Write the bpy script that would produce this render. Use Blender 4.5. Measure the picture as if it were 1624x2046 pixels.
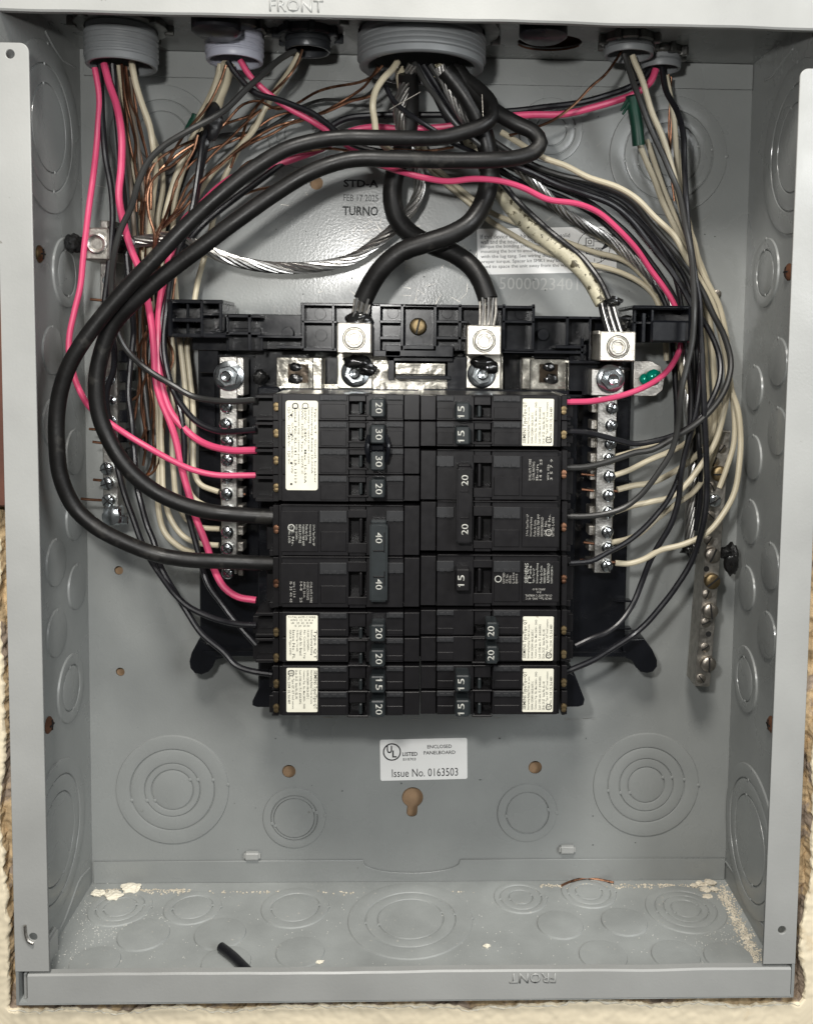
import bpy, bmesh, math, random
from mathutils import Vector, Matrix, noise
random.seed(7)
for o in list(bpy.data.objects): bpy.data.objects.remove(o)
scene = bpy.context.scene
COL = scene.collection
# ---------------------------------------------------------------- camera
F, CX, CY, CZ = 1881.674, 0.00156610, -0.519823, 0.305706
YAW, PIT, ROL = -0.0331478572, -0.0724321749, -0.0127612880
PX, PY = 812+88.4267738, 1023-193.093649
W, H, D, LIP = 0.362, 0.461397, 0.098328, 0.01365
XL, XR = -W/2, W/2
Rc = Matrix.Rotation(YAW,3,'Z') @ Matrix.Rotation(PIT,3,'X') @ Matrix.Rotation(ROL,3,'Y')
cam = bpy.data.objects.new('camera', bpy.data.cameras.new('camera')); COL.objects.link(cam)
cam.matrix_world = Matrix.Translation((CX,CY,CZ)) @ (Rc @ Matrix(((1,0,0),(0,0,-1),(0,1,0)))).to_4x4()
cam.data.sensor_fit = 'HORIZONTAL'; cam.data.sensor_width = 36; cam.data.lens = 36*F/1624
cam.data.shift_x = (812-PX)/1624; cam.data.shift_y = (PY-1023)/1624
cam.data.clip_start = 0.01; cam.data.clip_end = 50
scene.camera = cam
# ---------------------------------------------------------------- light
world = bpy.data.worlds.new("World"); scene.world = world; world.use_nodes = True
bg = world.node_tree.nodes['Background']; bg.inputs[0].default_value = (1,0.99,0.96,1); bg.inputs[1].default_value = 0.085
def area(name, loc, tgt, size, power, color):
    l = bpy.data.lights.new(name,'AREA'); l.shape='DISK'; l.size=size; l.energy=power; l.color=color
    o = bpy.data.objects.new(name,l); COL.objects.link(o); o.location=loc
    o.rotation_euler = (Vector(tgt)-Vector(loc)).to_track_quat('-Z','Y').to_euler()
    return o
area('lamp_flash', (-0.055,-0.51,0.375), (0,0,0.2), 0.028, 1.25, (1,0.985,0.955))
area('lamp_ceiling', (-0.05,-0.66,0.98), (0,0,0.25), 0.22, 7.6, (1,0.96,0.90))
area('lamp_room', (0.55,-0.85,0.52), (0,0,0.12), 0.4, 4.6, (0.97,0.99,1.0))
vs = scene.view_settings; vs.view_transform='Standard'; vs.look='None'; vs.exposure=0.1; vs.gamma=1
# ---------------------------------------------------------------- pixel <-> place helpers
CAM = Vector((CX,CY,CZ))
def ray(x,y): return Rc @ Vector(((x-PX)/F, 1, -(y-PY)/F))
def at(x,y,d):                      # point seen at photo pixel x,y, d millimetres in front of the back plate
    r = ray(x,y); t = (-d*1e-3-CY)/r.y; return CAM + r*t
def at_x(x,y,X): r = ray(x,y); return CAM + r*((X-CX)/r.x)
def at_z(x,y,Z): r = ray(x,y); return CAM + r*((Z-CZ)/r.z)
def S(d): return (0.5198-d*1e-3)/F   # metres per photo pixel at depth d
# ---------------------------------------------------------------- materials
def mat(name, col, rough=.5, metal=0, noise_amt=0, noise_scale=60, bump=0, bump_scale=400, spec=.5, col2=None, thr=None, thr_scale=120, coat=0, rvar=0):
    m = bpy.data.materials.new(name); m.use_nodes=True; nt=m.node_tree; N=nt.nodes; L=nt.links
    p = N['Principled BSDF']; p.inputs['Base Color'].default_value=(*col,1); p.inputs['Roughness'].default_value=rough
    p.inputs['Metallic'].default_value=metal; p.inputs['Specular IOR Level'].default_value=spec
    if coat: p.inputs['Coat Weight'].default_value=coat; p.inputs['Coat Roughness'].default_value=.15
    g = N.new('ShaderNodeNewGeometry')
    cur=None
    if noise_amt:
        n=N.new('ShaderNodeTexNoise'); n.inputs['Scale'].default_value=noise_scale; n.inputs['Detail'].default_value=6
        L.new(g.outputs['Position'],n.inputs['Vector'])
        mr=N.new('ShaderNodeMapRange'); mr.inputs['From Min'].default_value=.3; mr.inputs['From Max'].default_value=.7
        mr.inputs['To Min'].default_value=1-noise_amt; mr.inputs['To Max'].default_value=1+noise_amt
        L.new(n.outputs['Fac'],mr.inputs['Value'])
        mx=N.new('ShaderNodeMix'); mx.data_type='RGBA'; mx.blend_type='MULTIPLY'; mx.inputs['Factor'].default_value=1
        mx.inputs['A'].default_value=(*col,1); L.new(mr.outputs[0],mx.inputs['B']); cur=mx.outputs['Result']
    if col2:
        n2=N.new('ShaderNodeTexNoise'); n2.inputs['Scale'].default_value=thr_scale; n2.inputs['Detail'].default_value=8; n2.inputs['Roughness'].default_value=.6
        L.new(g.outputs['Position'],n2.inputs['Vector'])
        cr=N.new('ShaderNodeMapRange'); cr.inputs['From Min'].default_value=thr; cr.inputs['From Max'].default_value=thr+.05
        L.new(n2.outputs['Fac'],cr.inputs['Value'])
        mx2=N.new('ShaderNodeMix'); mx2.data_type='RGBA'
        if cur: L.new(cur,mx2.inputs['A'])
        else: mx2.inputs['A'].default_value=(*col,1)
        mx2.inputs['B'].default_value=(*col2,1); L.new(cr.outputs[0],mx2.inputs['Factor']); cur=mx2.outputs['Result']
    if cur: L.new(cur,p.inputs['Base Color'])
    if rvar:
        n4=N.new('ShaderNodeTexNoise'); n4.inputs['Scale'].default_value=noise_scale*1.7; n4.inputs['Detail'].default_value=5
        L.new(g.outputs['Position'],n4.inputs['Vector'])
        m4=N.new('ShaderNodeMapRange'); m4.inputs['From Min'].default_value=.3; m4.inputs['From Max'].default_value=.7
        m4.inputs['To Min'].default_value=max(.05,rough-rvar); m4.inputs['To Max'].default_value=min(1,rough+rvar)
        L.new(n4.outputs['Fac'],m4.inputs['Value']); L.new(m4.outputs[0],p.inputs['Roughness'])
    if bump:
        n3=N.new('ShaderNodeTexNoise'); n3.inputs['Scale'].default_value=bump_scale; n3.inputs['Detail'].default_value=4
        L.new(g.outputs['Position'],n3.inputs['Vector'])
        b=N.new('ShaderNodeBump'); b.inputs['Strength'].default_value=bump; b.inputs['Distance'].default_value=.0006
        L.new(n3.outputs['Fac'],b.inputs['Height']); L.new(b.outputs['Normal'],p.inputs['Normal'])
    return m
M = {}
M['paint']=mat('grey_paint',(.36,.365,.352),.40,0,.10,22,.10,900,.45,(.20,.19,.17),.70,140,rvar=.1)  # lit copy of the box paint, lightened for the bright lips and flanges
M['paint_in']=mat('grey_paint_inside',(.262,.273,.267),.30,0,.13,14,.12,700,.5,(.17,.17,.16),.70,180,rvar=.15)  # same paint in a darker copy, interior shade put into its colour
M['floor']=mat('dusty_paint',(.33,.345,.335),.42,0,.16,30,.2,900,.4,(.50,.48,.43),.655,420,rvar=.1)
M['ring']=M['paint_in']
M['black']=mat('black_plastic',(.0075,.0070,.0078),.36,0,.07,150,.02,1500,.38,rvar=.03)
M['black2']=mat('black_moulding',(.005,.0056,.0075),.24,0,.08,90,.02,500,.38,rvar=.04)
M['charcoal']=mat('charcoal_handle',(.019,.023,.0245),.38,0,.15,200,.03,1500,.4)
M['pad']=mat('grey_black_pad',(.017,.0175,.019),.5,0,.15,200,.03,1500,.4)
M['cable']=mat('black_rubber_insulation',(.0062,.006,.0058),.45,0,.2,60,.12,500,.34,(.022,.021,.019),.60,60,rvar=.1)
M['wblack']=mat('black_wire_insulation',(.009,.009,.011),.32,0,.2,80,.06,400,.42,rvar=.08)
M['wgrey']=mat('worn_black_wire',(.026,.026,.025),.38,0,.15,80,.08,400,.5)
M['pink']=mat('red_wire_insulation',(.57,.062,.150),.36,0,.06,80,.06,400,.5)
M['white']=mat('cream_wire_insulation',(.47,.42,.305),.45,0,.08,90,.08,400,.5,(.30,.24,.15),.69,260)
M['dirtywhite']=mat('dirty_cream_insulation',(.44,.41,.30),.5,0,.3,120,.6,400,.4,(.07,.06,.035),.555,300)
M['copper']=mat('bare_copper',(.32,.17,.105),.40,1,.3,200,.1,800,col2=(.13,.065,.04),thr=.50,thr_scale=90)
M['dcopper']=mat('tarnished_copper',(.20,.10,.062),.4,1,.3,200,.1,800)
M['alu']=mat('aluminium_strand',(.56,.55,.53),.30,1,.15,200,.1,800)
M['bar']=mat('aluminium_bar',(.48,.465,.435),.36,1,.14,160,.25,1200,rvar=.1)
M['oldbar']=mat('dull_aluminium_bar',(.42,.40,.365),.45,1,.2,260,.3,900,rvar=.1)
M['zinc']=mat('zinc_screw',(.62,.66,.68),.2,1,.15,300,.1,1000)
M['oldscrew']=mat('dull_steel_screw',(.34,.31,.27),.42,1,.25,300,.2,1000)
M['brassscrew']=mat('brass_screw',(.22,.165,.09),.48,1,.25,300,.2,1000)
M['lug']=mat('bright_lug_metal',(.66,.63,.56),.33,.75,.14,260,.5,1300)
M['bus']=mat('plated_bus_metal',(.68,.65,.57),.20,.92,.25,90,1.0,110,rvar=.1)
M['goop']=mat('black_joint_compound',(.008,.008,.008),.16,0,.2,90,.6,300,.6)
M['pvc']=mat('grey_pvc',(.19,.20,.205),.45,0,.08,80,.1,500)
M['pvc2']=mat('pale_pvc',(.36,.37,.43),.4,0,.08,80,.1,500)
M['nut']=mat('galvanised_nut',(.20,.20,.19),.38,1,.25,200,.3,600)
M['darknut']=mat('blackened_nut',(.035,.038,.042),.35,.3,.25,200,.2,600)
M['green']=mat('green_screw',(.0,.30,.20),.18,.3,.1,200)
M['greenp']=mat('green_wire_nut',(.004,.045,.027),.45,0,.15,100)
M['sticker']=mat('white_sticker',(.86,.86,.84),.45,0,.04,40,.05,400)
M['cream']=mat('cream_sticker',(.70,.68,.57),.42,0,.07,120,.15,300,.4,(.45,.42,.33),.68,200)
M['ink']=mat('black_ink',(.016,.016,.018),.6)
M['inkfade']=mat('faded_ink',(.07,.075,.075),.6)
M['inkw']=mat('white_ink',(.44,.44,.40),.6)
M['inkw2']=mat('dim_white_ink',(.36,.35,.32),.6)
M['tape']=mat('black_tape',(.012,.012,.013),.35,0,.2,90,.3,300)
M['wood']=mat('brown_board',(.33,.215,.125),.8,0,.25,60,.4,300)
M['stud']=mat('reddish_stud',(.085,.032,.020),.75,0,.3,40,.5,200)
M['plaster']=mat('cream_plasterboard',(.84,.74,.55),.85,0,.08,14,.18,160,.2,(.72,.58,.38),.57,16)
M['mortar']=mat('crumbly_plaster',(.56,.42,.25),.95,0,.3,90,.7,400,.2,(.34,.27,.21),.50,45)
M['chunk']=mat('plaster_chunk',(.82,.77,.64),.95,0,.12,120,.6,700,.2)
M['crumb']=mat('sandy_crumbs',(.64,.58,.47),.95,0,.3,200,.6,700,.2)
M['rust']=mat('rusty_steel',(.12,.05,.025),.7,.2,.4,200,.6,500)
M['darkbrown']=mat('brown_spring_metal',(.045,.032,.02),.25,.6,.4,150,.4,300)
M['dark']=mat('dark_void',(.006,.006,.006),.8)
M['fleck']=mat('pale_flecks',(.75,.74,.68),.8)
# ---------------------------------------------------------------- object helpers
WL = {}
def link(name, me, parent, loc, rot=None):
    o = bpy.data.objects.new(name, me); COL.objects.link(o)
    loc = Vector(loc); WL[o.name]=loc
    if parent: o.parent=parent; o.location = loc-WL[parent.name]
    else: o.location = loc
    if rot is not None: o.rotation_euler = rot
    return o
def thing(name, label, cat, loc, group=None):
    o = link(name, None, None, loc); o.empty_display_size=.01
    o['label']=label; o['category']=cat
    if group: o['group']=group
    return o
def tag(o, label, cat, group=None, kind=None):
    if label: o['label']=label
    if cat: o['category']=cat
    if group: o['group']=group
    if kind: o['kind']=kind
    return o
def mk(name, bm, m, parent=None, smooth=False):
    me = bpy.data.meshes.new(name)
    if len(bm.verts)==0: raise ValueError(name)
    lo = Vector((min(v.co[i] for v in bm.verts) for i in range(3))); hi = Vector((max(v.co[i] for v in bm.verts) for i in range(3)))
    c = (lo+hi)/2
    bmesh.ops.translate(bm, verts=bm.verts, vec=-c)
    bmesh.ops.recalc_face_normals(bm, faces=bm.faces)
    if smooth:
        for f in bm.faces: f.smooth=True
        for e in bm.edges:
            if len(e.link_faces)==2 and e.calc_face_angle(0)>.6: e.smooth=False
    bm.to_mesh(me); bm.free(); me.materials.append(m if not isinstance(m,str) else M[m])
    return link(name, me, parent, c)
def NB(): return bmesh.new()
def join(bm, other):
    me=bpy.data.meshes.new('tmp'); other.to_mesh(me); other.free(); bm.from_mesh(me); bpy.data.meshes.remove(me)
def box(bm, lo, hi, bev=0, seg=1):
    b=NB(); bmesh.ops.create_cube(b,size=1)
    s=[hi[i]-lo[i] for i in range(3)]; c=[(hi[i]+lo[i])/2 for i in range(3)]
    for v in b.verts: v.co=Vector((v.co[i]*s[i]+c[i] for i in range(3)))
    if bev: bmesh.ops.bevel(b,geom=b.edges[:],offset=min(bev,min(abs(q) for q in s)*.45),segments=seg,affect='EDGES')
    join(bm,b)
def pbox(bm, x0,y0,x1,y1,d0,d1,bev=.0003,seg=1):   # box whose front face covers those photo pixels at depth d1 (back at d0)
    c = at((x0+x1)/2,(y0+y1)/2,d1); s=S(d1); w=(x1-x0)*s/2; h=(y1-y0)*s/2
    box(bm,(c.x-w,-d1*1e-3,c.z-h),(c.x+w,-d0*1e-3,c.z+h),bev,seg)
FACE = Matrix(((1,0,0),(0,0,-1),(0,1,0)))     # local xy -> wall plane, z -> towards viewer
def frame(zaxis, xhint=(0,0,1)):
    z=Vector(zaxis).normalized(); x=Vector(xhint); x=(x-z*x.dot(z))
    if x.length<1e-5: x=Vector((0,0,1))-z*z.z
    x.normalize(); y=z.cross(x); return Matrix((x,y,z)).transposed()
def lathe(bm, prof, loc, axis=(0,-1,0), seg=32, wob=0, cap=True):
    R=frame(axis,(1,0,0)); loc=Vector(loc); rings=[]
    for r,h in prof:
        if r<=1e-7: rings.append([bm.verts.new(loc+R@Vector((0,0,h)))])
        else: rings.append([bm.verts.new(loc+R@Vector((r*math.cos(2*math.pi*k/seg),r*math.sin(2*math.pi*k/seg),h))) for k in range(seg)])
    for a,b in zip(rings,rings[1:]):
        for k in range(seg):
            k2=(k+1)%seg
            if len(a)==1 and len(b)==1: continue
            if len(a)==1: bm.faces.new((a[0],b[k],b[k2]))
            elif len(b)==1: bm.faces.new((a[k],b[0],a[k2]))
            else: bm.faces.new((a[k],b[k],b[k2],a[k2]))
def prism(bm, n, r, h0, h1, loc, axis=(0,-1,0), rot=0, bev=0):
    R=frame(axis,(1,0,0))@Matrix.Rotation(rot,3,'Z'); loc=Vector(loc); b=NB()
    lo=[b.verts.new(loc+R@Vector((r*math.cos(2*math.pi*k/n),r*math.sin(2*math.pi*k/n),h0))) for k in range(n)]
    hi=[b.verts.new(loc+R@Vector((r*math.cos(2*math.pi*k/n),r*math.sin(2*math.pi*k/n),h1))) for k in range(n)]
    b.faces.new(lo); b.faces.new(hi)
    for k in range(n): b.faces.new((lo[k],lo[(k+1)%n],hi[(k+1)%n],hi[k]))
    if bev: bmesh.ops.bevel(b,geom=b.edges[:],offset=bev,segments=1,affect='EDGES')
    join(bm,b)
def catmull(P, step):
    out=[]
    P=[P[0]*2-P[1]]+P+[P[-1]*2-P[-2]]
    for i in range(1,len(P)-2):
        p0,p1,p2,p3=P[i-1:i+3]
        t0=0; t1=t0+max((p1-p0).length,1e-6)**.5; t2=t1+max((p2-p1).length,1e-6)**.5; t3=t2+max((p3-p2).length,1e-6)**.5
        n=max(2,int((p2-p1).length/step))
        for k in range(n):
            t=t1+(t2-t1)*k/n
            a1=p0*((t1-t)/(t1-t0))+p1*((t-t0)/(t1-t0)); a2=p1*((t2-t)/(t2-t1))+p2*((t-t1)/(t2-t1)); a3=p2*((t3-t)/(t3-t2))+p3*((t-t2)/(t3-t2))
            b1=a1*((t2-t)/(t2-t0))+a2*((t-t0)/(t2-t0)); b2=a2*((t3-t)/(t3-t1))+a3*((t-t1)/(t3-t1))
            out.append(b1*((t2-t)/(t2-t1))+b2*((t-t1)/(t2-t1)))
    out.append(P[-2]); return out
def frames(pts):
    T=[(pts[min(i+1,len(pts)-1)]-pts[max(i-1,0)]).normalized() for i in range(len(pts))]
    u=T[0].orthogonal().normalized(); U=[]
    for t in T:
        u=(u-t*u.dot(t)).normalized(); U.append(u)
    return T,U
def tube(bm, pts, r, seg=10, rf=None, caps=True):
    T,U=frames(pts); rings=[]
    for i,(p,t,u) in enumerate(zip(pts,T,U)):
        v=t.cross(u); rr=r*(rf(i/(len(pts)-1)) if rf else 1)
        rings.append([bm.verts.new(p+(u*math.cos(2*math.pi*k/seg)+v*math.sin(2*math.pi*k/seg))*rr) for k in range(seg)])
    for a,b in zip(rings,rings[1:]):
        for k in range(seg): bm.faces.new((a[k],a[(k+1)%seg],b[(k+1)%seg],b[k]))
    if caps: bm.faces.new(rings[0]); bm.faces.new(rings[-1])
def path(xy, ds, step=.0035, jit=0, seed=0):
    L=[0]
    for a,b in zip(xy,xy[1:]): L.append(L[-1]+math.hypot(b[0]-a[0],b[1]-a[1]))
    P=[]
    for (x,y),l in zip(xy,L):
        f=l/L[-1]*(len(ds)-1); i=min(int(f),len(ds)-2); k=f-i; k=k*k*(3-2*k)
        d=ds[i]*(1-k)+ds[i+1]*k
        P.append(at(x,y,d))
    pts=catmull(P,step)
    if jit:
        pts=[p+Vector((noise.noise(p*45+Vector((seed,0,0))),noise.noise(p*45+Vector((0,seed,0))),noise.noise(p*45+Vector((0,0,seed)))))*jit for p in pts]
    return pts
def wire(name,label,cat,xy,ds,wpx,m,group=None,tip=None,seg=None,jit=.0006,parent=None):
    dm=sum(ds)/len(ds); r=wpx/2*S(dm)
    pts=path(xy,ds,max(.0022,r*.7),jit,len(WL)*1.7)
    bm=NB(); tube(bm,pts,r,seg or (16 if wpx>20 else 10 if wpx>8 else 7))
    o=mk(name,bm,m,parent,True)
    if not parent: tag(o,label,cat,group)
    if tip:
        t=(pts[-1]-pts[-2]).normalized(); b=NB(); tube(b,[pts[-1]-t*.001,pts[-1]+t*tip*S(ds[-1])],r*.55,8); mk('copper_tip',b,'copper',o,True)
    return o
def strand_cable(name,label,cat,xy,ds,wpx,group=None,n=8,pitch=.052,m='alu'):
    dm=sum(ds)/len(ds); R=wpx/2*S(dm)
    pts=path(xy,ds,.0016); T,U=frames(pts)
    root=thing(name,label,cat,pts[0],group)
    rs=R*math.sin(math.pi/n)/(1+math.sin(math.pi/n))*.97; rc=R-rs
    b=NB(); tube(b,pts[::2],rc*.9,10); mk('core_strand',b,M['dark'],root,True)  # core coloured near-black to stand for shade between the strands
    for j in range(n):
        L=0; q=[]
        for i,(p,t,u) in enumerate(zip(pts,T,U)):
            if i: L+=(p-pts[i-1]).length
            v=t.cross(u); a=2*math.pi*(j/n+L/pitch)
            q.append(p+(u*math.cos(a)+v*math.sin(a))*rc*(1+.03*noise.noise(Vector((L*40,j,0)))))
        b=NB(); tube(b,q,rs,6); mk('strand',b,m,root,True)
    return root
def text(s, x, y, d, hpx, m, parent=None, wpx=None, ang=0, bold=0, ext=.00004, name='lettering', plane=None, align='CENTER', mirror=False, lines=1.0, res=2):
    cu=bpy.data.curves.new('t','FONT'); cu.body=s; cu.size=1; cu.align_x=align; cu.align_y='CENTER'; cu.resolution_u=res; cu.offset=bold; cu.space_line=lines
    o=bpy.data.objects.new('t',cu); COL.objects.link(o)
    dg=bpy.context.evaluated_depsgraph_get(); me=bpy.data.meshes.new_from_object(o.evaluated_get(dg))
    bpy.data.objects.remove(o); bpy.data.curves.remove(cu)
    xs=[v.co.x for v in me.vertices]; ys=[v.co.y for v in me.vertices]
    w=max(xs)-min(xs); h=max(ys)-min(ys)
    s0=S(d); ky=hpx*s0/h; kx=(wpx*s0/w) if wpx else ky
    cx=(max(xs)+min(xs))/2 if align=='CENTER' else 0; cy=(max(ys)+min(ys))/2
    Rm=Matrix.Rotation(ang,3,'Z')
    if plane is None: base=at(x,y,d); B=FACE
    else: base,B=plane
    for v in me.vertices:
        q=Vector(((v.co.x-cx)*kx*(-1 if mirror else 1),(v.co.y-cy)*ky,0)); v.co=B@(Rm@q)
    bm=NB(); bm.from_mesh(me); bpy.data.meshes.remove(me)
    if ext:
        r=bmesh.ops.extrude_face_region(bm,geom=bm.faces[:])
        nrm=B@Vector((0,0,ext))
        bmesh.ops.translate(bm,verts=[g for g in r['geom'] if isinstance(g,bmesh.types.BMVert)],vec=nrm)
    bmesh.ops.translate(bm,verts=bm.verts,vec=base)
    return mk(name,bm,m,parent)
def circle(cx,cy,r,n=32): return [(cx+r*math.cos(2*math.pi*k/n),cy+r*math.sin(2*math.pi*k/n)) for k in range(n)]
def plate(name, loops, thick, B, origin, m, parent=None, bev=0):
    cu=bpy.data.curves.new('c','CURVE'); cu.dimensions='2D'; cu.fill_mode='BOTH'; cu.extrude=thick/2-bev; cu.bevel_depth=bev; cu.bevel_resolution=1
    for lp in loops:
        sp=cu.splines.new('POLY'); sp.points.add(len(lp)-1); sp.use_cyclic_u=True
        for p,q in zip(sp.points,lp): p.co=(q[0],q[1],0,1)
    o=bpy.data.objects.new('c',cu); COL.objects.link(o)
    dg=bpy.context.evaluated_depsgraph_get(); me=bpy.data.meshes.new_from_object(o.evaluated_get(dg))
    bpy.data.objects.remove(o); bpy.data.curves.remove(cu)
    bm=NB(); bm.from_mesh(me); bpy.data.meshes.remove(me)
    for v in bm.verts: v.co=B@v.co+Vector(origin)
    bmesh.ops.remove_doubles(bm,verts=bm.verts,dist=1e-6)
    return mk(name,bm,m,parent)
def xz(x,y,d=0): p=at(x,y,d); return (p.x,p.z)
def blob(name, loc, r, m, parent=None, sq=(1,1,1), amp=.35, freq=1.6, sub=3, seed=0):
    bm=NB(); bmesh.ops.create_icosphere(bm,subdivisions=sub,radius=1)
    for v in bm.verts:
        n=1+amp*noise.noise(v.co*freq+Vector((seed*3.1,seed,0)))+amp*.5*noise.noise(v.co*freq*3+Vector((seed,0,seed)))
        v.co=Vector((v.co.x*sq[0],v.co.y*sq[1],v.co.z*sq[2]))*r*n+Vector(loc)
    return mk(name,bm,m,parent,True)
# ================================================================ ENCLOSURE
encl = thing('electrical_enclosure','open grey painted steel panel box set into the broken plaster, holding everything else','electrical box',(0,0,0))
T=.0013
# back plate with its mounting holes
rect=[(XL,0),(XR,0),(XR,H),(XL,H)]
def hole(x,y,rpx): c=xz(x,y); return circle(c[0],c[1],rpx*S(0),28)
kx,kz=xz(824,1594); s0=S(0)
key=[]
for k in range(25):
    a=math.radians(-60+300*k/24); key.append((kx+22*s0*math.cos(a),kz+22*s0*math.sin(a)))
for k in range(9):
    a=math.radians(180+180*k/8); key.append((kx-1*s0+11*s0*math.cos(a),kz-33*s0+9*s0*math.sin(a)))
key2=[(p[0],p[1]) for p in key]
holes=[hole(237,1140,9),hole(240,1343,9),hole(577,1542,14),hole(1069,1534,14),hole(632,365,13),hole(1432,587,7),key2]
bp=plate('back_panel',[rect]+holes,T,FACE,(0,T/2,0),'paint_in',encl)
# side walls, ceiling and floor
LW=Matrix(((0,0,1),(1,0,0),(0,1,0)))     # local x->Y, y->Z, z->X (left wall, facing right)
RW=Matrix(((0,0,-1),(-1,0,0),(0,1,0)))   # facing left
FL=Matrix(((1,0,0),(0,1,0),(0,0,1)))
def wall(name,lo,hi,m='paint_in'):
    b=NB(); box(b,lo,hi,0); return mk(name,b,m,encl)
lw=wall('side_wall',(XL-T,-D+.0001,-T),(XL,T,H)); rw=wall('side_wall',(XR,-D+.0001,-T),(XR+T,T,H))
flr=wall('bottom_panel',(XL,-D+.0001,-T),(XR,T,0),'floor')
# ceiling with the rough hole
cp=at_z(1098,84,H)
hl=[(cp.x+(.0165+.0004*noise.noise(Vector((k*.9,0,0))))*math.cos(2*math.pi*k/40),-cp.y+(.0125)*math.sin(2*math.pi*k/40)) for k in range(40)]
CE=Matrix(((1,0,0),(0,-1,0),(0,0,-1)))
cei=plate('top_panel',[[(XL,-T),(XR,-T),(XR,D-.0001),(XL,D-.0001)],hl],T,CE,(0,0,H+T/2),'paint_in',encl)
# front lips (bent up / down) and side flanges
def warped_lip(name,z0,z1,zoff,txt=None):
    bm=NB(); n=60
    for y0 in (0,):
        rows=[]
        for i in range(n+1):
            x=XL+.004*(name=='bottom_lip')+(W-.0045*(name=='bottom_lip'))*i/n; w=.0005*noise.noise(Vector((x*14,z0*50,0)))+.0004*noise.noise(Vector((x*40,z0*50,3)))
            dz=w; dy=-.0008*noise.noise(Vector((x*9,7,z0)))
            Y=-D-.0002+dy
            if z1>z0: prof=[(Y+.0045,z1-.0004+dz),(Y+.0007,z1+dz),(Y,z1-.0008+dz),(Y,z0+.0009),(Y+.0009,z0),(Y+.004,z0)]
            else: prof=[(Y+.0045,z1+.0004+dz),(Y+.0007,z1+dz),(Y,z1+.0008+dz),(Y,z0-.0009),(Y+.0009,z0),(Y+.004,z0)]
            rows.append([bm.verts.new((x,a,b)) for a,b in prof])
        for a,b in zip(rows,rows[1:]):
            for k in range(len(a)-1): bm.faces.new((a[k],b[k],b[k+1],a[k+1]))
    bm.faces.ensure_lookup_table()
    bm.faces.new(rows[0]); bm.faces.new(rows[-1])
    return mk(name,bm,'paint',encl,True)
bl=warped_lip('bottom_lip',-T,LIP,0); tl=warped_lip('top_lip',H+T,H-LIP,0)
# flanges
def flange(side,ytop,ybot,xin_t,xin_b,hy):
    zt=at(50 if side<0 else 1610,ytop,98.3).z; zb=at(70 if side<0 else 1560,ybot,98.3).z
    X0=XL-T if side<0 else XR+T
    wt=.0137; wb=.0152
    xt=X0-side*wt; xb=X0-side*wb; r=.0035
    o=[(X0,zb),(xb,zb)]
    for k in range(7):
        a=k/6*math.pi/2
        o.append((xt+side*r-side*r*math.cos(a), zt-r+r*math.sin(a)))
    o.append((X0,zt))
    hs=[]
    for hx,hyy in hy:
        p=xz(hx,hyy,98.3); hs.append(circle(p[0],p[1],.0022,24))
    pl=plate('side_flange',[o]+hs,T,FACE,(0,-D-T/2+.0012,0),'paint',encl,.0003)
    return pl
lf=flange(-1,86,1941,58,103,[(20,107),(66,1873)])
rf=flange(1,137,1926,1605,1529,[(1562,1859)])
# bent lug beside the lower left hole, double folds at the lower left corner
b=NB(); pp=path([(50,1850),(51,1866),(56,1880),(66,1886)],[99.8,99.8],.002); tube(b,pp,.0007,6); mk('bent_tab',b,'oldbar',lf,True)
b=NB()
for i,x in enumerate((47,55)): pbox(b,x,1944,x+6,2000,60,96-2*i,.0004)
mk('corner_fold',b,'paint',encl)
b=NB(); pbox(b,1580,1925,1588,1985,60,96,.0004); mk('corner_fold',b,'paint',encl)
# overlap strips at the back: bottom one with the round dip, top one plain
zb=lambda x: at(x,1728,1.2).z
st=[]
zt_=.0125
o=[(XL+.0012,.0003),(XR-.0006,.0003),(XR-.0006,zt_)]
cxa=xz(823,1700)[0]
ra=.0275
o+= [(cxa+ra+.0005,zt_),(cxa+ra,zt_-.0012)]
for k in range(13):
    a=(k+.5)/13*math.pi; o.append((cxa+ra*math.cos(a),zt_-.0015-.0062*math.sin(a)))
o+=[(cxa-ra,zt_-.0012),(cxa-ra-.0005,zt_),(XL+.0012,zt_)]
plate('bottom_overlap',[o],.0011,FACE,(0,-.00062,0),'paint_in',encl,.0003)
o=[(XL+.0025,H-.0005),(XR-.0005,H-.0005),(XR-.0005,H-.0135),(XL+.0025,H-.0135)]
plate('top_overlap',[o],.0012,FACE,(0,-.0007,0),'paint_in',encl,.0003)
# seams on the side walls at the lower and upper corners
def seam(pts,X,r=.0007):
    P=[at_x(x,y,X) for x,y in pts]; b=NB(); tube(b,catmull(P,.003),r,6); return mk('corner_seam',b,'paint_in',lw if X<0 else rw,True)
seam([(178,1736),(158,1760),(143,1800),(128,1840),(104,1880)],XL)
seam([(90,62),(105,90),(122,116),(150,133)],XL)
seam([(1450,1722),(1475,1760),(1492,1800),(1528,1855)],XR)
seam([(1585,97),(1562,125),(1545,150),(1528,160)],XR)
# dark discs painted as the shade in the back lower corner gaps
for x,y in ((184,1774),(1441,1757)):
    b=NB(); p=at(x,y,0); lathe(b,[(0,.0011),(.0012,.0011)],p,(0,-1,0),12); mk('corner_gap',b,'dark',encl)
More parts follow.
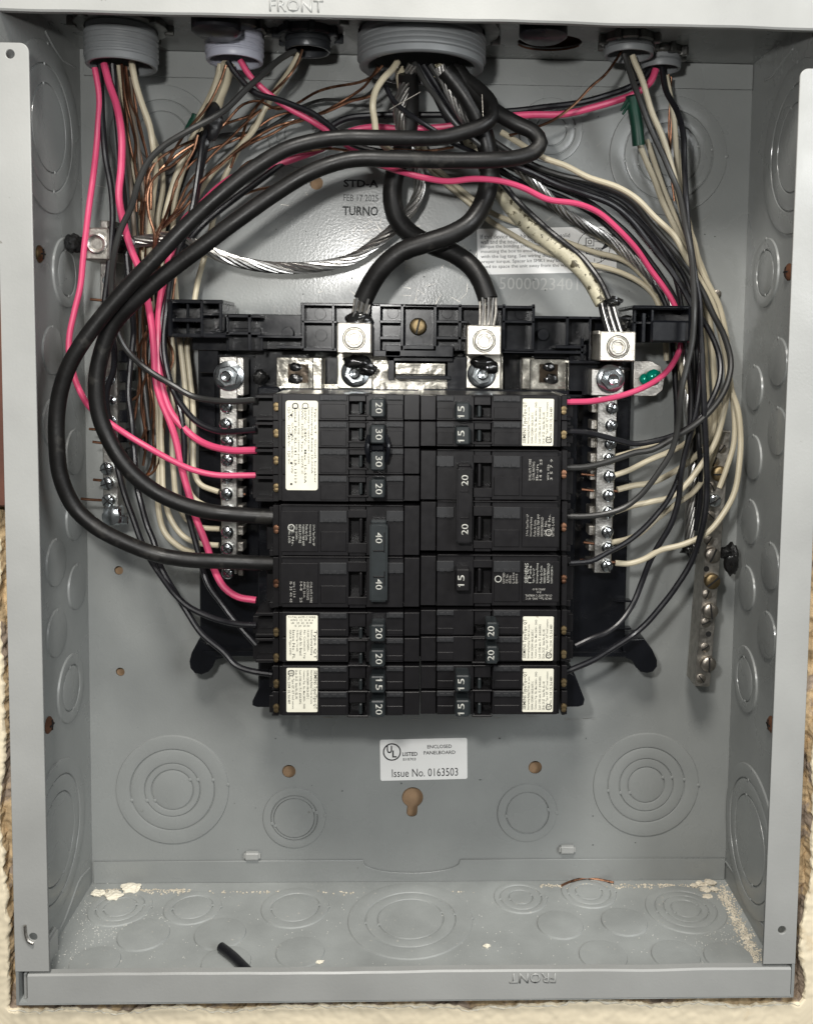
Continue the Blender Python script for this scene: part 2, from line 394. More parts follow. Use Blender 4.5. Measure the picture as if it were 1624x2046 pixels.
# knockouts
def knockout(base,axis,radii,parent,step=.0009,tabs=True,rot=0.):
    b=NB(); R0=radii[0]; prof=[(R0+.0006,-.0003),(R0+.0001,step*.9),(R0-.0003,step)]
    for i,r in enumerate(radii[1:]):
        prof+= [(r+.0010,step),(r+.0005,step*.9),(r+.00015,.00002),(r-.0001,.00002),(r-.0004,step*(.75 if i%2==0 else .95)),(r-.0012,step)]
    prof.append((0,step))
    lathe(b,prof,base,axis,48)
    if tabs:
        F_=frame(axis,(1,0,0))
        for i,r in enumerate(radii):
            for k in range(2 if i else 1):
                a=rot+k*math.pi+i*.15
                c=Vector(base)+F_@Vector((r*math.cos(a),r*math.sin(a),step*.9))
                bb=NB(); bmesh.ops.create_icosphere(bb,subdivisions=1,radius=.0011)
                for v in bb.verts: v.co=Vector((v.co.x,v.co.y,v.co.z))*1+c
                for v in bb.verts:
                    q=v.co-c; n=Vector(axis).normalized(); v.co=c+q-n*q.dot(n)*.5
                join(b,bb)
    return mk('knockout',b,{'bottom_panel':'floor'}.get(parent.name,'ring'),parent,True)
m0=S(0)
for x,y,rs in ((345,1578,(113,85,56,42)),(1290,1568,(109,80,56,38)),(588,1634,(63,47,42)),(1053,1624,(61,44)),(1335,310,(116,88,62,40)),(325,275,(100,72,50)),(600,270,(62,45,30)),(1100,260,(62,48,30))):
    c=at(x,y,0); knockout(c,(0,-1,0),[r*m0 for r in rs],bp,rot=.1 if x<900 else 0)
for x,y,rs in ((240,1815,(.0165,.0125,.0085)),(385,1815,(.0150,.0105)),(590,1815,(.0180,.0128)),(820,1838,(.0330,.0240,.0175)),(1040,1795,(.0145,.0115,.0065)),(1176,1784,(.0150,.0120,.0075)),(1370,1818,(.0215,.0165,.0120,.0078)),
               (287,1870,(.0128,)),(440,1868,(.0128,)),(1119,1850,(.0118,)),(1247,1844,(.0118,)),(1205,1912,(.0118,)),(1350,1912,(.0118,)),(190,1925,(.0118,)),(600,1905,(.0118,)),(452,1925,(.0118,)),(1455,1915,(.0118,))):
    c=at_z(x,y,0); knockout(c,(0,0,1),rs,flr,.0009 if len(rs)==1 else .0007,len(rs)>1)
for x,y,rs in ((95,256,(.0405,.030,.021)),(131,545,(.0175,.0118)),(103,700,(.0118,)),(103,845,(.0118,)),(148,903,(.0118,)),(148,1034,(.0118,)),(110,1124,(.0118,)),(152,1172,(.0118,)),(112,1265,(.0118,)),(140,1375,(.0175,.0118)),(112,1676,(.0385,.0310,.0225))):
    c=at_x(x,y,XL); knockout(c,(1,0,0),rs,lw,.0010)
for x,y,rs in ((1590,295,(.0405,.030,.021)),(1531,545,(.0175,.0118)),(1556,723,(.0118,)),(1508,775,(.0118,)),(1555,862,(.0118,)),(1506,914,(.0118,)),(1500,1043,(.0118,)),(1540,1131,(.0118,)),(1493,1175,(.0118,)),(1533,1269,(.0118,)),(1490,1357,(.0175,.0118)),(1500,1678,(.0385,.0310,.0225))):
    c=at_x(x,y,XR); knockout(c,(-1,0,0),rs,rw,.0010)
# raised rests on the back plate
for x,y in ((503,1714),(1134,1701)):
    b=NB(); pbox(b,x-17,y-9,x+17,y+9,0,3.5,.0012,3); mk('raised_rest',b,'paint',encl,True)
# embossed and stamped marks
text('FRONT',592,10,98.9,24,'paint',tl,wpx=104,ext=.00014,bold=.012)
text('FRONT',1064,1955,98.9,22,'paint',bl,wpx=98,ang=math.pi,ext=.00014,bold=.012)
text('5000023401 00',1100,567,0,24,'paint',bp,wpx=205,ang=.0,ext=.00007)
text('LINE',583,619,0,16,'paint',bp,wpx=72,ext=.00015)
text('STD-A',721,366,0,15,'ink',bp,wpx=68,bold=.03)
text('FEB 17 2025',721,395,0,13,'inkfade',bp,wpx=68)
text('TURNO',720,421,0,18,'inkfade',bp,wpx=70,bold=.02)
text('T',355,190,0,17,'ink',bp); 
# scuffs of bare metal and ink on the back plate
b=NB()
for k in range(170):
    if k<80: x,y=random.uniform(690,960),random.uniform(440,600)
    elif k<120: x,y=random.uniform(560,1260),1433+random.uniform(-2,3)+6*random.random()*(k%3==0)
    else: x,y=random.uniform(200,1420),random.uniform(160,700)
    p=at(x,y,0); a=random.uniform(0,3.14) if k<80 or k>=120 else random.uniform(-.1,.1); l=random.uniform(.0008,.0035); w=random.uniform(.00007,.0002)
    u=Vector((math.cos(a),0,math.sin(a)))*l; v=Vector((-math.sin(a),0,math.cos(a)))*w
    q=[b.verts.new(p+u*s_+v*t_+Vector((0,-.0001,0))) for s_,t_ in ((-1,-1),(1,-.3),(1,.3),(-1,1))]; b.faces.new(q)
tag(mk('scuff_marks',b,'oldbar',bp),None,None,kind='stuff')
b=NB()
for k in range(110):
    x,y=random.uniform(240,1480),random.choice((random.uniform(150,300),random.uniform(400,600),random.uniform(1450,1720)))
    p=at(x,y,0); r=random.uniform(.0002,.0007)
    vs_=[b.verts.new(p+Vector((math.cos(i*1.05)*r*random.uniform(.4,1.4),-.00009,math.sin(i*1.05)*r*random.uniform(.3,1)))) for i in range(6)]; b.faces.new(vs_)
tag(mk('grime_specks',b,'inkfade',bp),None,None,kind='stuff')
# ================================================================ WALL ROUND THE BOX
def ring_contour(n,g,amp,seed,freq=60):
    x0,x1,z0,z1=XL-T-g,XR+T+g,-T-g,H+T+g
    P=[]; per=2*(x1-x0+z1-z0)
    for i in range(n):
        s=per*i/n
        if s<x1-x0: p=Vector((x0+s,0,z0)); nn=Vector((0,0,-1))
        elif s<x1-x0+z1-z0: p=Vector((x1,0,z0+s-(x1-x0))); nn=Vector((1,0,0))
        elif s<2*(x1-x0)+z1-z0: p=Vector((x1-(s-(x1-x0+z1-z0)),0,z1)); nn=Vector((0,0,1))
        else: p=Vector((x0,0,z1-(s-(2*(x1-x0)+z1-z0)))); nn=Vector((-1,0,0))
        P.append((p,nn))
    return P
def wallring(name,label,cat,g,amp,front,offs,m,seed,rough,fr=55):
    bm=NB(); n=3600; C=ring_contour(n,g,amp,seed); rings=[]
    for j,(off,dep) in enumerate(offs):
        R=[]; 
        for p,nn in C:
            e=Vector((0,dep,0))
            k=(noise.noise((p+e)*fr+Vector((0,seed,0)))+.8*noise.noise((p+e)*9+Vector((0,seed,4))))*amp/(1+off*80)
            k+=(abs(noise.noise((p+e)*fr*4+Vector((0,seed+5,0))))*.5+noise.noise((p+e)*fr*9+Vector((0,seed+5,0)))*.3+noise.noise((p+e)*fr*22)*.15)*amp/(1+off*600)
            fade=1
            q=p+nn*(off+k*fade)
            c=p+(p-Vector((0,0,H/2))).normalized()*off if False else q
            rz=rough*(.25+.75/(1+off*60))*(noise.noise(q*180+Vector((0,seed,0)))+.6*noise.noise(q*380)+.9*noise.noise(q*60))
            if j<2: rz=0
            R.append(bm.verts.new((q.x,-front+dep+rz,q.z)))
        if j==10: rings_co=[(v.co.x,v.co.z) for v in R]
        rings.append(R)
    for a,b_ in zip(rings,rings[1:]):
        for i in range(n): bm.faces.new((a[i],a[(i+1)%n],b_[(i+1)%n],b_[i]))
    bm.faces.ensure_lookup_table(); ncl=n*9
    for i,f in enumerate(bm.faces): f.material_index=1 if i<ncl else 0
    o=mk(name,bm,m,None,True); o.data.materials.append(M['mortar']); tag(o,label,cat,None)
    if name=='plasterboard_wall':
        b=NB(); P=[]
        for i,(p,nn) in enumerate(C[::3]):
            if nn.z<-.5:
                q=rings_co[i*3]; P.append(Vector((q[0],-front-.0001+.0004*noise.noise(p*300),q[1])))
        run=[]
        for j,q in enumerate(P+[None]):
            if q is None or (run and (q-run[-1]).length>.01):
                if len(run)>4: tube(b,run,.0006,5,lambda t:.25+1.3*abs(noise.noise(Vector((t*90,3,0)))))
                run=[]
            if q is not None: run.append(q)
        for v in b.verts: v.co+=Vector((noise.noise(v.co*400),noise.noise(v.co*420+Vector((5,0,0))),noise.noise(v.co*410+Vector((0,9,0)))))*.0007
        mk('torn_paper_edge',b,'chunk',o,True)
    return o
offs=[(0,.03),(.0001,.020),(.0001,.012),(.0002,.0085),(.0002,.0068),(.0003,.0055),(.0003,.0044),(.0004,.0034),(.0005,.0025),(.0006,.0017),(.0008,.0010),(.0011,.0004)]+[(.0018+.0008*i,0) for i in range(26)]+[(.026,0),(.03,0),(.036,0),(.05,0),(.35,0)]
w1=wallring('plaster_layer','rough brown crumbling plaster edge directly around the steel box','wall',.0022,.0028,.0860,offs,'mortar',3,.0015)
w2=wallring('plasterboard_wall','torn cream plasterboard surface surrounding the opening of the box','wall',.0060,.0042,.0925,offs,'plaster',11,.0004,30)
b=NB(); box(b,(-.32,.0045,-.1),(.32,.012,.56)); tag(mk('backing_board',b,'wood'),'brown board behind the box, showing through its mounting holes','board')
b=NB(); p0=at(-30,500,95); p1=at(7,500,95); z0=at(0,1010,95).z; z1=at(0,520,95).z
box(b,(p0.x-.02,-.098,z0),(p1.x+.0002,-.05,z1),.0008); tag(mk('wooden_stud',b,'stud'),'sliver of reddish brown wood at the left edge of the box','stud')
# ================================================================ RUBBLE ON THE FLOOR OF THE BOX
def chunk(x,y,r,label,seed,grp,m='chunk'):
    p=at_z(x,y,0); o=blob('plaster_chunk',p+Vector((0,-.001,r*.35)),r,m,None,(1.3,.9,.55),.55,1.7,3,seed)
    for f in o.data.polygons: f.use_smooth=False
    return tag(o,label,'debris',grp)
G1='plaster chunks in the lower back corners'
chunk(262,1778,.0040,'largest white plaster chunk, lying against the back strip at lower left',1,G1)
chunk(228,1792,.0034,'white plaster chunk lying just left of the largest one',2,G1)
chunk(198,1787,.0028,'flat plaster chip nearest the left back corner of the floor',3,G1)
for i,(x,y,r) in enumerate(((1397,1767,.0022),(1416,1766,.0026),(1406,1779,.0022),(1425,1778,.0019),(1412,1792,.0020),(1385,1770,.0016))):
    chunk(x,y,r,['leftmost tan chunk at the right back corner but one','tan plaster chunk highest against the right back corner','tan chunk in the middle of the right corner pile','tan chunk nearest the right side wall','lowest tan chunk of the right corner pile','small tan chunk at the left end of the right corner pile'][i],10+i,G1,'crumb')
def crumbs(name,label,pts,m,rr):
    b=NB()
    for x,y in pts:
        p=at_z(x,y,0); r=random.uniform(*rr)
        bb=NB(); bmesh.ops.create_icosphere(bb,subdivisions=1,radius=r)
        for v in bb.verts: v.co=Vector((v.co.x*random.uniform(.7,1.3),v.co.y*random.uniform(.7,1.3),v.co.z*.6))+p+Vector((0,0,r*.4))
        for v in bb.verts: b.verts.new(v.co)
        b.verts.ensure_lookup_table(); n0=len(b.verts)-len(bb.verts)
        for f in bb.faces: b.faces.new([b.verts[n0+v.index] for v in f.verts])
        bb.free()
    return tag(mk(name,b,m),label,'debris',None,'stuff')
g=random.gauss
crumbs('plaster_grit','tan grit along the back edge and right corner of the floor',
  [(random.uniform(195,380),1778-(0)+abs(g(0,5))) for _ in range(260)]+[(random.uniform(1080,1430),1768+abs(g(0,4))) for _ in range(300)]+
  [(1440+t*72+g(0,7),1775+t*145+g(0,7)) for t in [random.random() for _ in range(800)]]+[(g(520,180),1782+abs(g(0,3))) for _ in range(90)],'crumb',(.0002,.0007))
crumbs('white_dust','white dust specks scattered over the floor of the box',
  [(random.uniform(150,1500),random.uniform(1785,1930)) for _ in range(420)]+[(g(230,50),g(1830,28)) for _ in range(520)]+[(g(160,40),g(1905,15)) for _ in range(120)]+[(g(1450,50),g(1880,28)) for _ in range(220)],'fleck',(.0001,.0003))
for i,(x,y) in enumerate(((638,1922),(972,1890))):
    o=chunk(x,y,.0013,['tiny white chip on the floor left of the big knockout','tiny white chip on the right rim of the big floor knockout'][i],30+i,G1)
# offcuts
P=[at_z(441,1908,0)+Vector((0,0,.004)),at_z(463,1925,0)+Vector((0,0,.004)),at_z(500,1960,0)+Vector((0,0,.0035))]
b=NB(); tube(b,catmull(P,.003),.0023,12); tag(mk('cable_offcut',b,'wblack',None,True),'short black cable offcut lying on the floor behind the bottom lip','offcut')
P=[at_z(x,y,.001) for x,y in ((1122,1770),(1140,1762),(1165,1756),(1190,1757),(1226,1764))]
b=NB(); tube(b,catmull(P,.002),.0007,8); tag(mk('copper_offcut',b,'copper',None,True),'bent bare copper offcut lying at the back of the floor','offcut')
# ================================================================ CONDUIT FITTINGS IN THE CEILING
def fitting(name,label,x,y,d,r,m,nutm,nutr,zup=0,lugs=8,group='conduit fittings through the top of the box',thr=5):
    c=at(x,y,d); root=thing(name,label,'conduit fitting',(c.x,c.y,H),group)
    h=H-c.z; b=NB(); prof=[(r*.86,h),(r*.86,.0004),(r*.9,0),(r*.97,0),(r,.0006),(r,.003)]
    z=.003; p=(h-.006-.003)/max(thr,1) if thr else 0
    for k in range(thr): prof+=[(r*1.0,z+p*.12),(r*1.035,z+p*.3),(r*1.035,z+p*.62),(r*.985,z+p*.85)]; z+=p
    prof.append((r*.98,h)); lathe(b,prof,c,(0,0,1),48); mk('threaded_body',b,m,root,True)
    b=NB(); t=.0042; zz=H-t
    lathe(b,[(r*1.02,t),(r*1.02,0),(nutr*.93,0),(nutr,.0008),(nutr,t-.0003),(nutr*.99,t)],(c.x,c.y,zz),(0,0,1),40)
    for k in range(lugs):
        a=2*math.pi*(k+.3)/lugs; q=Vector((c.x+math.cos(a)*nutr*1.03,c.y+math.sin(a)*nutr*1.03,zz+t*.4))
        bb=NB(); box(bb,(-.0022,-.0014,-.0024),(.0022,.0014,.0024),.0004); Rz=Matrix.Rotation(a,3,'Z')
        for v in bb.verts: v.co=Rz@v.co+q
        join(b,bb)
    mk('locknut',b,nutm,root,True)
    b=NB(); lathe(b,[(0,h-.001),(r*.85,h-.001)],c,(0,0,1),32); mk('bore_shadow',b,'dark',root)
    return root,c
fitting('conduit_fitting','wide grey threaded conduit fitting at upper left, full of red and brown wires',243,134,46,.0168,'pvc','nut',.0218)
fitting('conduit_fitting','pale lilac threaded fitting second from the left with cream sheaths coming out',469,124,44,.0137,'pvc2','nut',.0155,thr=4)
fitting('conduit_fitting','low black ringed connector just left of the largest fitting',615,103,38,.0112,'darknut','darknut',.0150,thr=2)
fitting('conduit_fitting','largest grey threaded fitting at top centre feeding the thick black mains',842,138,50,.0302,'pvc','nut',.0375,lugs=6)
fitting('conduit_fitting','short grey threaded fitting with a copper wire leaving it, right of centre',1256,112,40,.0122,'pvc','nut',.0136,thr=3)
fitting('conduit_fitting','rightmost small grey fitting, set a little behind and below its neighbour',1319,139,22,.0104,'pvc','nut',.0118,thr=3)
# thin steel ring plates against the ceiling
for x,y,d,r in ((243,60,46,.026),):
    c=at_z(x,20,H); 
for x,y,lab in ((432,57,'black rubber plug hanging under the top lip at left'),(1085,66,'black rubber plug above the rusty hole at right')):
    c=at(x,y,72); r=.0112; root=thing('rubber_plug',lab,'plug',(c.x,c.y,H),'rubber plugs in the top of the box')
    b=NB(); lathe(b,[(0,-.003),(r*.8,-.003),(r,-.0015),(r,.004),(r*1.0,.012)],(c.x,c.y,c.z),(0,0,1),32); mk('plug_body',b,'wblack',root,True)
    b=NB(); box(b,(c.x-.003,c.y-r-.0006,c.z+.001),(c.x+.003,c.y-r+.001,c.z+.0025),.0003); mk('moulded_bar',b,'charcoal',root)
b=NB()
c=at_z(1098,84,H)
box(b,(c.x-.03,c.y-.02,H+.006),(c.x+.03,c.y+.03,H+.008)); tag(mk('rusty_plate',b,'rust'),'rust brown metal seen through the open hole in the top of the box','plate')
b=NB(); pts=[Vector((c.x+.0165*math.cos(a),c.y+.0125*math.sin(a),H)) for a in [math.radians(20+14*k) for k in range(11)]]
tube(b,pts,.0005,5); mk('hole_rim',b,'rust',cei,True)
# ================================================================ BUS BASE
base=thing('busbar_base','black moulded interior frame carrying lugs, neutral bars and breakers','busbar base',at(835,1000,0))
b=NB(); pbox(b,397,700,1262,1312,3,17,.0008); mk('base_plate',b,'black2',base)
b=NB(); pbox(b,515,770,560,1425,17,40,.0008); pbox(b,1118,790,1150,1320,17,40,.0008)
pbox(b,397,700,436,745,17,30); pbox(b,397,752,430,900,17,20); pbox(b,1232,800,1255,900,17,20)
for y in (900,960,1200,1255): pbox(b,1225,y,1262,y+4,17,22)
pbox(b,398,1302,1264,1313,3,22); mk('base_ribs',b,'black2',base)
# wing feet
def pxpoly(name,pts,d0,d1,m,parent,bev=.0005):
    lp=[xz(x,y,d1) for x,y in pts]; return plate(name,[lp],(d1-d0)*1e-3,FACE,(0,-(d0+d1)/2*1e-3,0),m,parent,bev)
pxpoly('foot',[(398,1280),(430,1295),(455,1310),(430,1318),(424,1332),(415,1342),(402,1347),(390,1344),(382,1335),(380,1322),(384,1306)],4,21,'black2',base)
pxpoly('foot',[(1245,1290),(1258,1280),(1286,1278),(1302,1300),(1311,1320),(1311,1332),(1304,1341),(1292,1344),(1280,1341),(1271,1332),(1262,1318),(1245,1312)],4,21,'black2',base)
pxpoly('bottom_wing',[(556,1345),(535,1345),(506,1402),(506,1409),(514,1412),(560,1412)],20,44,'black2',base)
pxpoly('bottom_wing',[(1118,1345),(1133,1342),(1148,1352),(1166,1398),(1164,1408),(1156,1411),(1115,1412)],20,44,'black2',base)
# top rail
b=NB()
pbox(b,603,608,1068,700,14,32); pbox(b,440,628,605,697,12,28); pbox(b,1066,632,1262,720,12,28); pbox(b,385,655,520,700,12,32)
pbox(b,1136,688,1200,790,12,34)
mk('top_rail',b,'black2',base)
b=NB()
R_=[(603,608,1068,613),(603,640,672,645),(603,695,672,701),(603,608,608,700),(663,608,668,700),(742,608,760,700),(757,640,800,645),(800,608,806,700),(866,608,872,700),(872,640,935,645),(808,608,868,612),(806,696,870,701),
    (757,672,800,678),(872,672,935,678),(915,608,922,700),(1003,608,1009,700),(1003,640,1068,645),(1062,608,1068,700),(1003,697,1068,703),(770,690,905,712),(745,700,800,712),
    (400,625,440,630),(440,628,520,634),(452,628,457,700),(495,628,502,700),(385,662,520,668),(515,670,604,675),(520,675,525,700),(552,690,604,696),
    (1066,632,1262,637),(1110,690,1166,696),(1130,632,1136,690),(1160,676,1166,720),(1176,632,1181,720),(1000,700,1170,706),(1136,720,1200,726)]
for x0,y0,x1,y1 in R_: pbox(b,x0,y0,x1,y1,26,42,.0002)
mk('rail_ribs',b,'black2',base)
for x,y in ((640,627),(642,670),(785,625),(893,625),(1040,627),(575,665),(1085,668),(835,682)):
    b=NB(); lathe(b,[(0,.0004),(11*S(32),.0004),(12*S(32),-.0002)],at(x,y,32),(0,-1,0),20)
    mk('moulding_circle',b,'black2',base,True)
# hooks
b=NB(); pbox(b,334,600,344,672,20,56,.0006); pbox(b,334,598,444,606,20,50); pbox(b,338,635,402,643,20,54); pbox(b,338,666,450,674,20,52); pbox(b,400,600,406,672,20,54); pbox(b,437,604,444,660,14,50); pbox(b,340,605,440,670,14,30); pbox(b,372,606,378,668,20,48)
mk('wire_hook',b,'black2',base)
b=NB(); pbox(b,1263,612,1272,684,16,50,.0006); pbox(b,1263,610,1384,618,20,56,.001); pbox(b,1263,642,1384,648,20,50); pbox(b,1300,640,1378,684,16,55,.001); pbox(b,1376,612,1386,684,20,58,.0012); pbox(b,1263,612,1384,682,16,36); pbox(b,1300,616,1306,684,20,54); pbox(b,1282,625,1290,684,20,54)
mk('wire_hook',b,'black2',base)
# busbars and plates
b=NB(); 
lp=[xz(x,y,26) for x,y in ((675,700),(745,700),(770,702),(775,730),(795,752),(935,760),(935,704),(1003,702),(1003,786),(520,786),(520,772),(675,768))]
mk_=plate('busbar',[lp],.002,FACE,(0,-.026,0),'bus',base,.0003)
b=NB(); pbox(b,790,725,890,748,20,30,.0003); mk('inner_bus_strip',b,'bus',base)
b=NB(); pbox(b,518,776,835,790,18,34,.0003); pbox(b,845,778,1165,792,18,34,.0003); mk('stab_strip',b,'black2',base)
b=NB(); pbox(b,775,712,905,722,22,36,.0003); pbox(b,775,712,788,760,22,36,.0003); pbox(b,893,712,932,790,22,33,.0003); pbox(b,790,750,900,758,22,36,.0003); mk('bus_cover',b,'black2',base)
for x0,x1 in ((675,744),(930,1000)):
    b=NB(); pbox(b,x0,706,x1,776,26,31,.0004); mk('line_plate',b,'lug',base)
for x0,x1,flip in ((553,648,0),(1042,1132,1)):
    b=NB(); pbox(b,x0,714,x1,778,20,28,.0003)
    e=(x1-24,x1-4) if not flip else (x0,x0+18)
    pbox(b,e[0],714,e[1],778,26,36,.0006); mk('stab_clip',b,'bus',base)
    q0,q1=(x0+17,x1-27) if not flip else (x0+30,x1-12)
    b=NB(); pbox(b,q0,722,q1,770,24,29,.0015,3); mk('clip_hollow',b,'darkbrown',base,True)
    for yy,rr in ((733,.0022),(757,.0026)): blob('joint_compound',at((q0+q1)/2+random.uniform(-6,6),yy,29.5),rr,'goop',base,(1.4,.35,1),.25,1.5,3,x0+yy)
# lugs
def allen_lug(x0,y0,x1,y1,d,m='lug',parent=base):
    b=NB(); pbox(b,x0,y0,x1,y1,26,d,.0005); o=mk('lug',b,m,parent)
    cx_,cy_=(x0+x1)/2,(y0+y1)/2+1; p=at(cx_,cy_,d); s=S(d)
    b=NB(); lathe(b,[(24*s,-.0002),(24*s,.0002),(22.5*s,.0002),(22*s,-.0005),(20.5*s,-.0007),(20*s,.0007),(17*s,.0013),(10.5*s,.0013),(9.5*s,.0009),(9*s,-.002),(0,-.0022)],p,(0,-1,0),32)
    mk('set_screw',b,m,o,True)
    b=NB(); lathe(b,[(23.2*s,.00045),(21.6*s,.00045)],p,(0,-1,0),32); lathe(b,[(14*s,.0016),(13*s,.0016)],p,(0,-1,0),32); mk('ring_gap',b,'dark',o)
    b=NB(); prism(b,6,6.5*s,-.0021,-.0012,p,(0,-1,0),.3,.0003); mk('hex_socket',b,'oldbar',o)
    return o
allen_lug(674,645,741,705,56); allen_lug(933,650,1001,709,56); allen_lug(1198,662,1270,721,56)
def hexnut(x,y,d,rw,rn,m='zinc',parent=base,sq=0):
    p=at(x,y,d); s=S(d); b=NB()
    if rw: lathe(b,[(rw*.45*s,.0012),(rw*.9*s,.0006),(rw*s,.0001),(rw*s,-.0008)],p,(0,-1,0),32)
    o=mk('washer',b,m,parent,True)
    b=NB(); prism(b,6,rn*s,0,.0032,p,(0,-1,0),.25,.0004); mk('hex_nut',b,m,o)
    b=NB(); lathe(b,[(rn*.5*s,.0025),(rn*.5*s,.0075),(rn*.38*s,.0082),(rn*.15*s,.0078),(0,.0076)],p,(0,-1,0),20); mk('stud_end',b,m,o,True)
    return o
hexnut(710,745,31,29,22); hexnut(962,747,31,29,22)
# compound blobs at the lug bottoms and stripped ends
for x,y,sx,sd,seed in ((712,722,2.0,36,1),(735,738,1.3,38,2),(962,724,1.6,36,3),(978,734,1.3,36,5),(1222,735,2.4,34,4)):
    blob('joint_compound',at(x,y,sd),.0042,'goop',base,(sx*.85,.6,.8),.28,1.8,3,seed)
blob('joint_compound',at(716,640,48),.0052,'goop',base,(1.3,.7,.9),.25,1.8,3,7)
blob('joint_compound',at(978,640,42),.0036,'goop',base,(1.0,.6,.8),.25,1.8,3,8)
blob('joint_compound',at(520,752,24),.0036,'goop',base,(1.1,.7,1),.3,2,3,9)
# slotted fixing screw
def slot_screw_mesh(r,h,m,dome=.0007,slot=True,name='screw'):
    b=NB()
    lathe(b,[(r,-.001),(r,h*.75),(r*.9,h),(r*.5,h+dome*.5),(0,h+dome)],(0,0,0),(0,0,1),24)
    me=bpy.data.meshes.new(name); 
    for f in b.faces: f.smooth=True
    for e in b.edges:
        if len(e.link_faces)==2 and e.calc_face_angle(0)>.6: e.smooth=False
    b.to_mesh(me); b.free(); me.materials.append(M[m]); return me
def slot_mesh(r,h,w):
    b=NB(); box(b,(-r*.93,-w,-.0002),(r*.93,w,h),0); me=bpy.data.meshes.new('slot'); b.to_mesh(me); b.free(); me.materials.append(M['dark']); return me
SM={}
def screw(x,y,d,rpx,m,parent,h=.0022,ang=0,cross=False,name='screw'):
    r=rpx*S(d); k=(round(rpx),m,h)
    if k not in SM: SM[k]=(slot_screw_mesh(r,h,m),slot_mesh(r,h+.0008,r*.1))
    me,sl=SM[k]; p=at(x,y,d)
    o=link(name,me,parent,p,(math.pi/2,0,0))
    for a in ([ang,ang+math.pi/2] if cross else [ang]):
        s_=bpy.data.objects.new('slot',sl); COL.objects.link(s_); s_.parent=o; s_.rotation_euler=(0,0,a)
        WL[s_.name]=p
    return o
screw(835,652,32,17,'brassscrew',base,.003,1.35)
# neutral bars (parts of the base): face bar with side holes, ten screws
def nbar(x0t,x1t,x0b,x1b,yt,yb,d,depth,screws,sx,side):
    b=NB(); a0=at(x0t,yt,d);a1=at(x1t,yt,d);c0=at(x0b,yb,d);c1=at(x1b,yb,d)
    dep=Vector((0,depth,0)); q=[a0,a1,c1,c0]
    v=[b.verts.new(p) for p in q]+[b.verts.new(p+dep) for p in q]
    for f in ((0,1,2,3),(7,6,5,4),(0,4,5,1),(1,5,6,2),(2,6,7,3),(3,7,4,0)): b.faces.new([v[i] for i in f])
    bmesh.ops.bevel(b,geom=b.edges[:],offset=.0004,segments=1,affect='EDGES')
    o=mk('neutral_bar',b,'bar',base)
    # notched inner side strip
    b=NB(); s=S(d)
    for i,y in enumerate(screws):
        f=(y-yt)/(yb-yt); xx=(x1t+(x1b-x1t)*f) if side>0 else (x0t+(x0b-x0t)*f)
        p=at(xx,y,d); X=p.x
        box(b,(X-.0002 if side>0 else X-.0026,p.y+.003,p.z-.0026),(X+.0026 if side>0 else X+.0002,p.y+depth-.001,p.z+.0022),.0004)
    mk('side_contact',b,'oldbar',o)
    for i,y in enumerate(screws):
        f=(y-yt)/(yb-yt); x=sx[0]+(sx[1]-sx[0])*f
        screw(x+random.uniform(-1.5,1.5),y,d,12.5,'zinc',o,.0026+.0009*random.random(),random.uniform(0,3),True,'terminal_screw')
    return o
NL=nbar(438,474,443,474,712,1147,42,.013,(812,847,882,918,952,986,1020,1062,1095,1143),(453,456),1)
NR=nbar(1194,1234,1186,1220,790,1145,42,.013,(815,849,886,916,951,989,1022,1062,1094,1129),(1220,1210),-1)
b=NB(); pbox(b,474,714,487,790,26,40,.0003); mk('bar_side_plate',b,'bar',NL)
hexnut(457,751,43,30,22,parent=NL)
b=NB(); pbox(b,1180,737,1247,791,30,43,.0005); mk('end_plate',b,'bar',NR); hexnut(1219,757,43.5,29,22,parent=NR)
b=NB(); pbox(b,1195,660,1199,668,40,56); mk('lug_tang',b,'lug',NR)
# bonding strap and green screw
b=NB(); lp=[xz(x,y,24) for x,y in ((1266,722),(1300,722),(1318,732),(1326,755),(1322,778),(1308,790),(1266,790))]
plate('bonding_strap',[lp],.0015,FACE,(0,-.024,0),'oldbar',base,.0003)
c=at(1302,753,24); o=blob('bonding_screw',c+Vector((0,-.003,0)),.0043,'green',base,(1,.7,1),.12,1.2,3,2)
c=at(1287,757,24); o=blob('bonding_screw',c+Vector((0,-.0015,0)),.003,'green',base,(1,.7,1),.1,1.2,3,4)
# ================================================================ GROUND BARS
def gbar(label,pt,pb,wpx,d,depth,m,screws,scm,rp):
    a=at(*pt,d); c=at(*pb,d); root=thing('ground_bar',label,'ground bar',c,'equipment ground bars on the back plate')
    u=(c-a); u.y=0; L=u.length; u.normalize(); s=Vector((-u.z,0,u.x))*wpx/2*S(d)
    if s.x<0: s=-s
    q=[a-s,a+s,c+s,c-s]; b=NB(); dep=Vector((0,depth,0))
    v=[b.verts.new(p) for p in q]+[b.verts.new(p+dep) for p in q]
    for f in ((0,1,2,3),(7,6,5,4),(0,4,5,1),(1,5,6,2),(2,6,7,3),(3,7,4,0)): b.faces.new([v[i] for i in f])
    bmesh.ops.bevel(b,geom=b.edges[:],offset=.0004,segments=1,affect='EDGES'); bar=mk('bar_body',b,m,root)
    for sc in screws:
        x,y,kind,ang=sc
        if kind=='h':
            b=NB(); p=at(x,y,d); lathe(b,[(0,.0001),(6*S(d),.0001)],p,(0,-1,0),16); mk('empty_hole',b,'dark',root)
        else: screw(x,y,d,{'s':10,'b':16,'z':13}[kind],{'s':scm,'b':'brassscrew' if ang<1 else 'oldscrew','z':'zinc'}[kind],root,{'s':.0004,'b':.003,'z':.003}[kind],ang,kind=='z' and m!='oldbar')
    return root
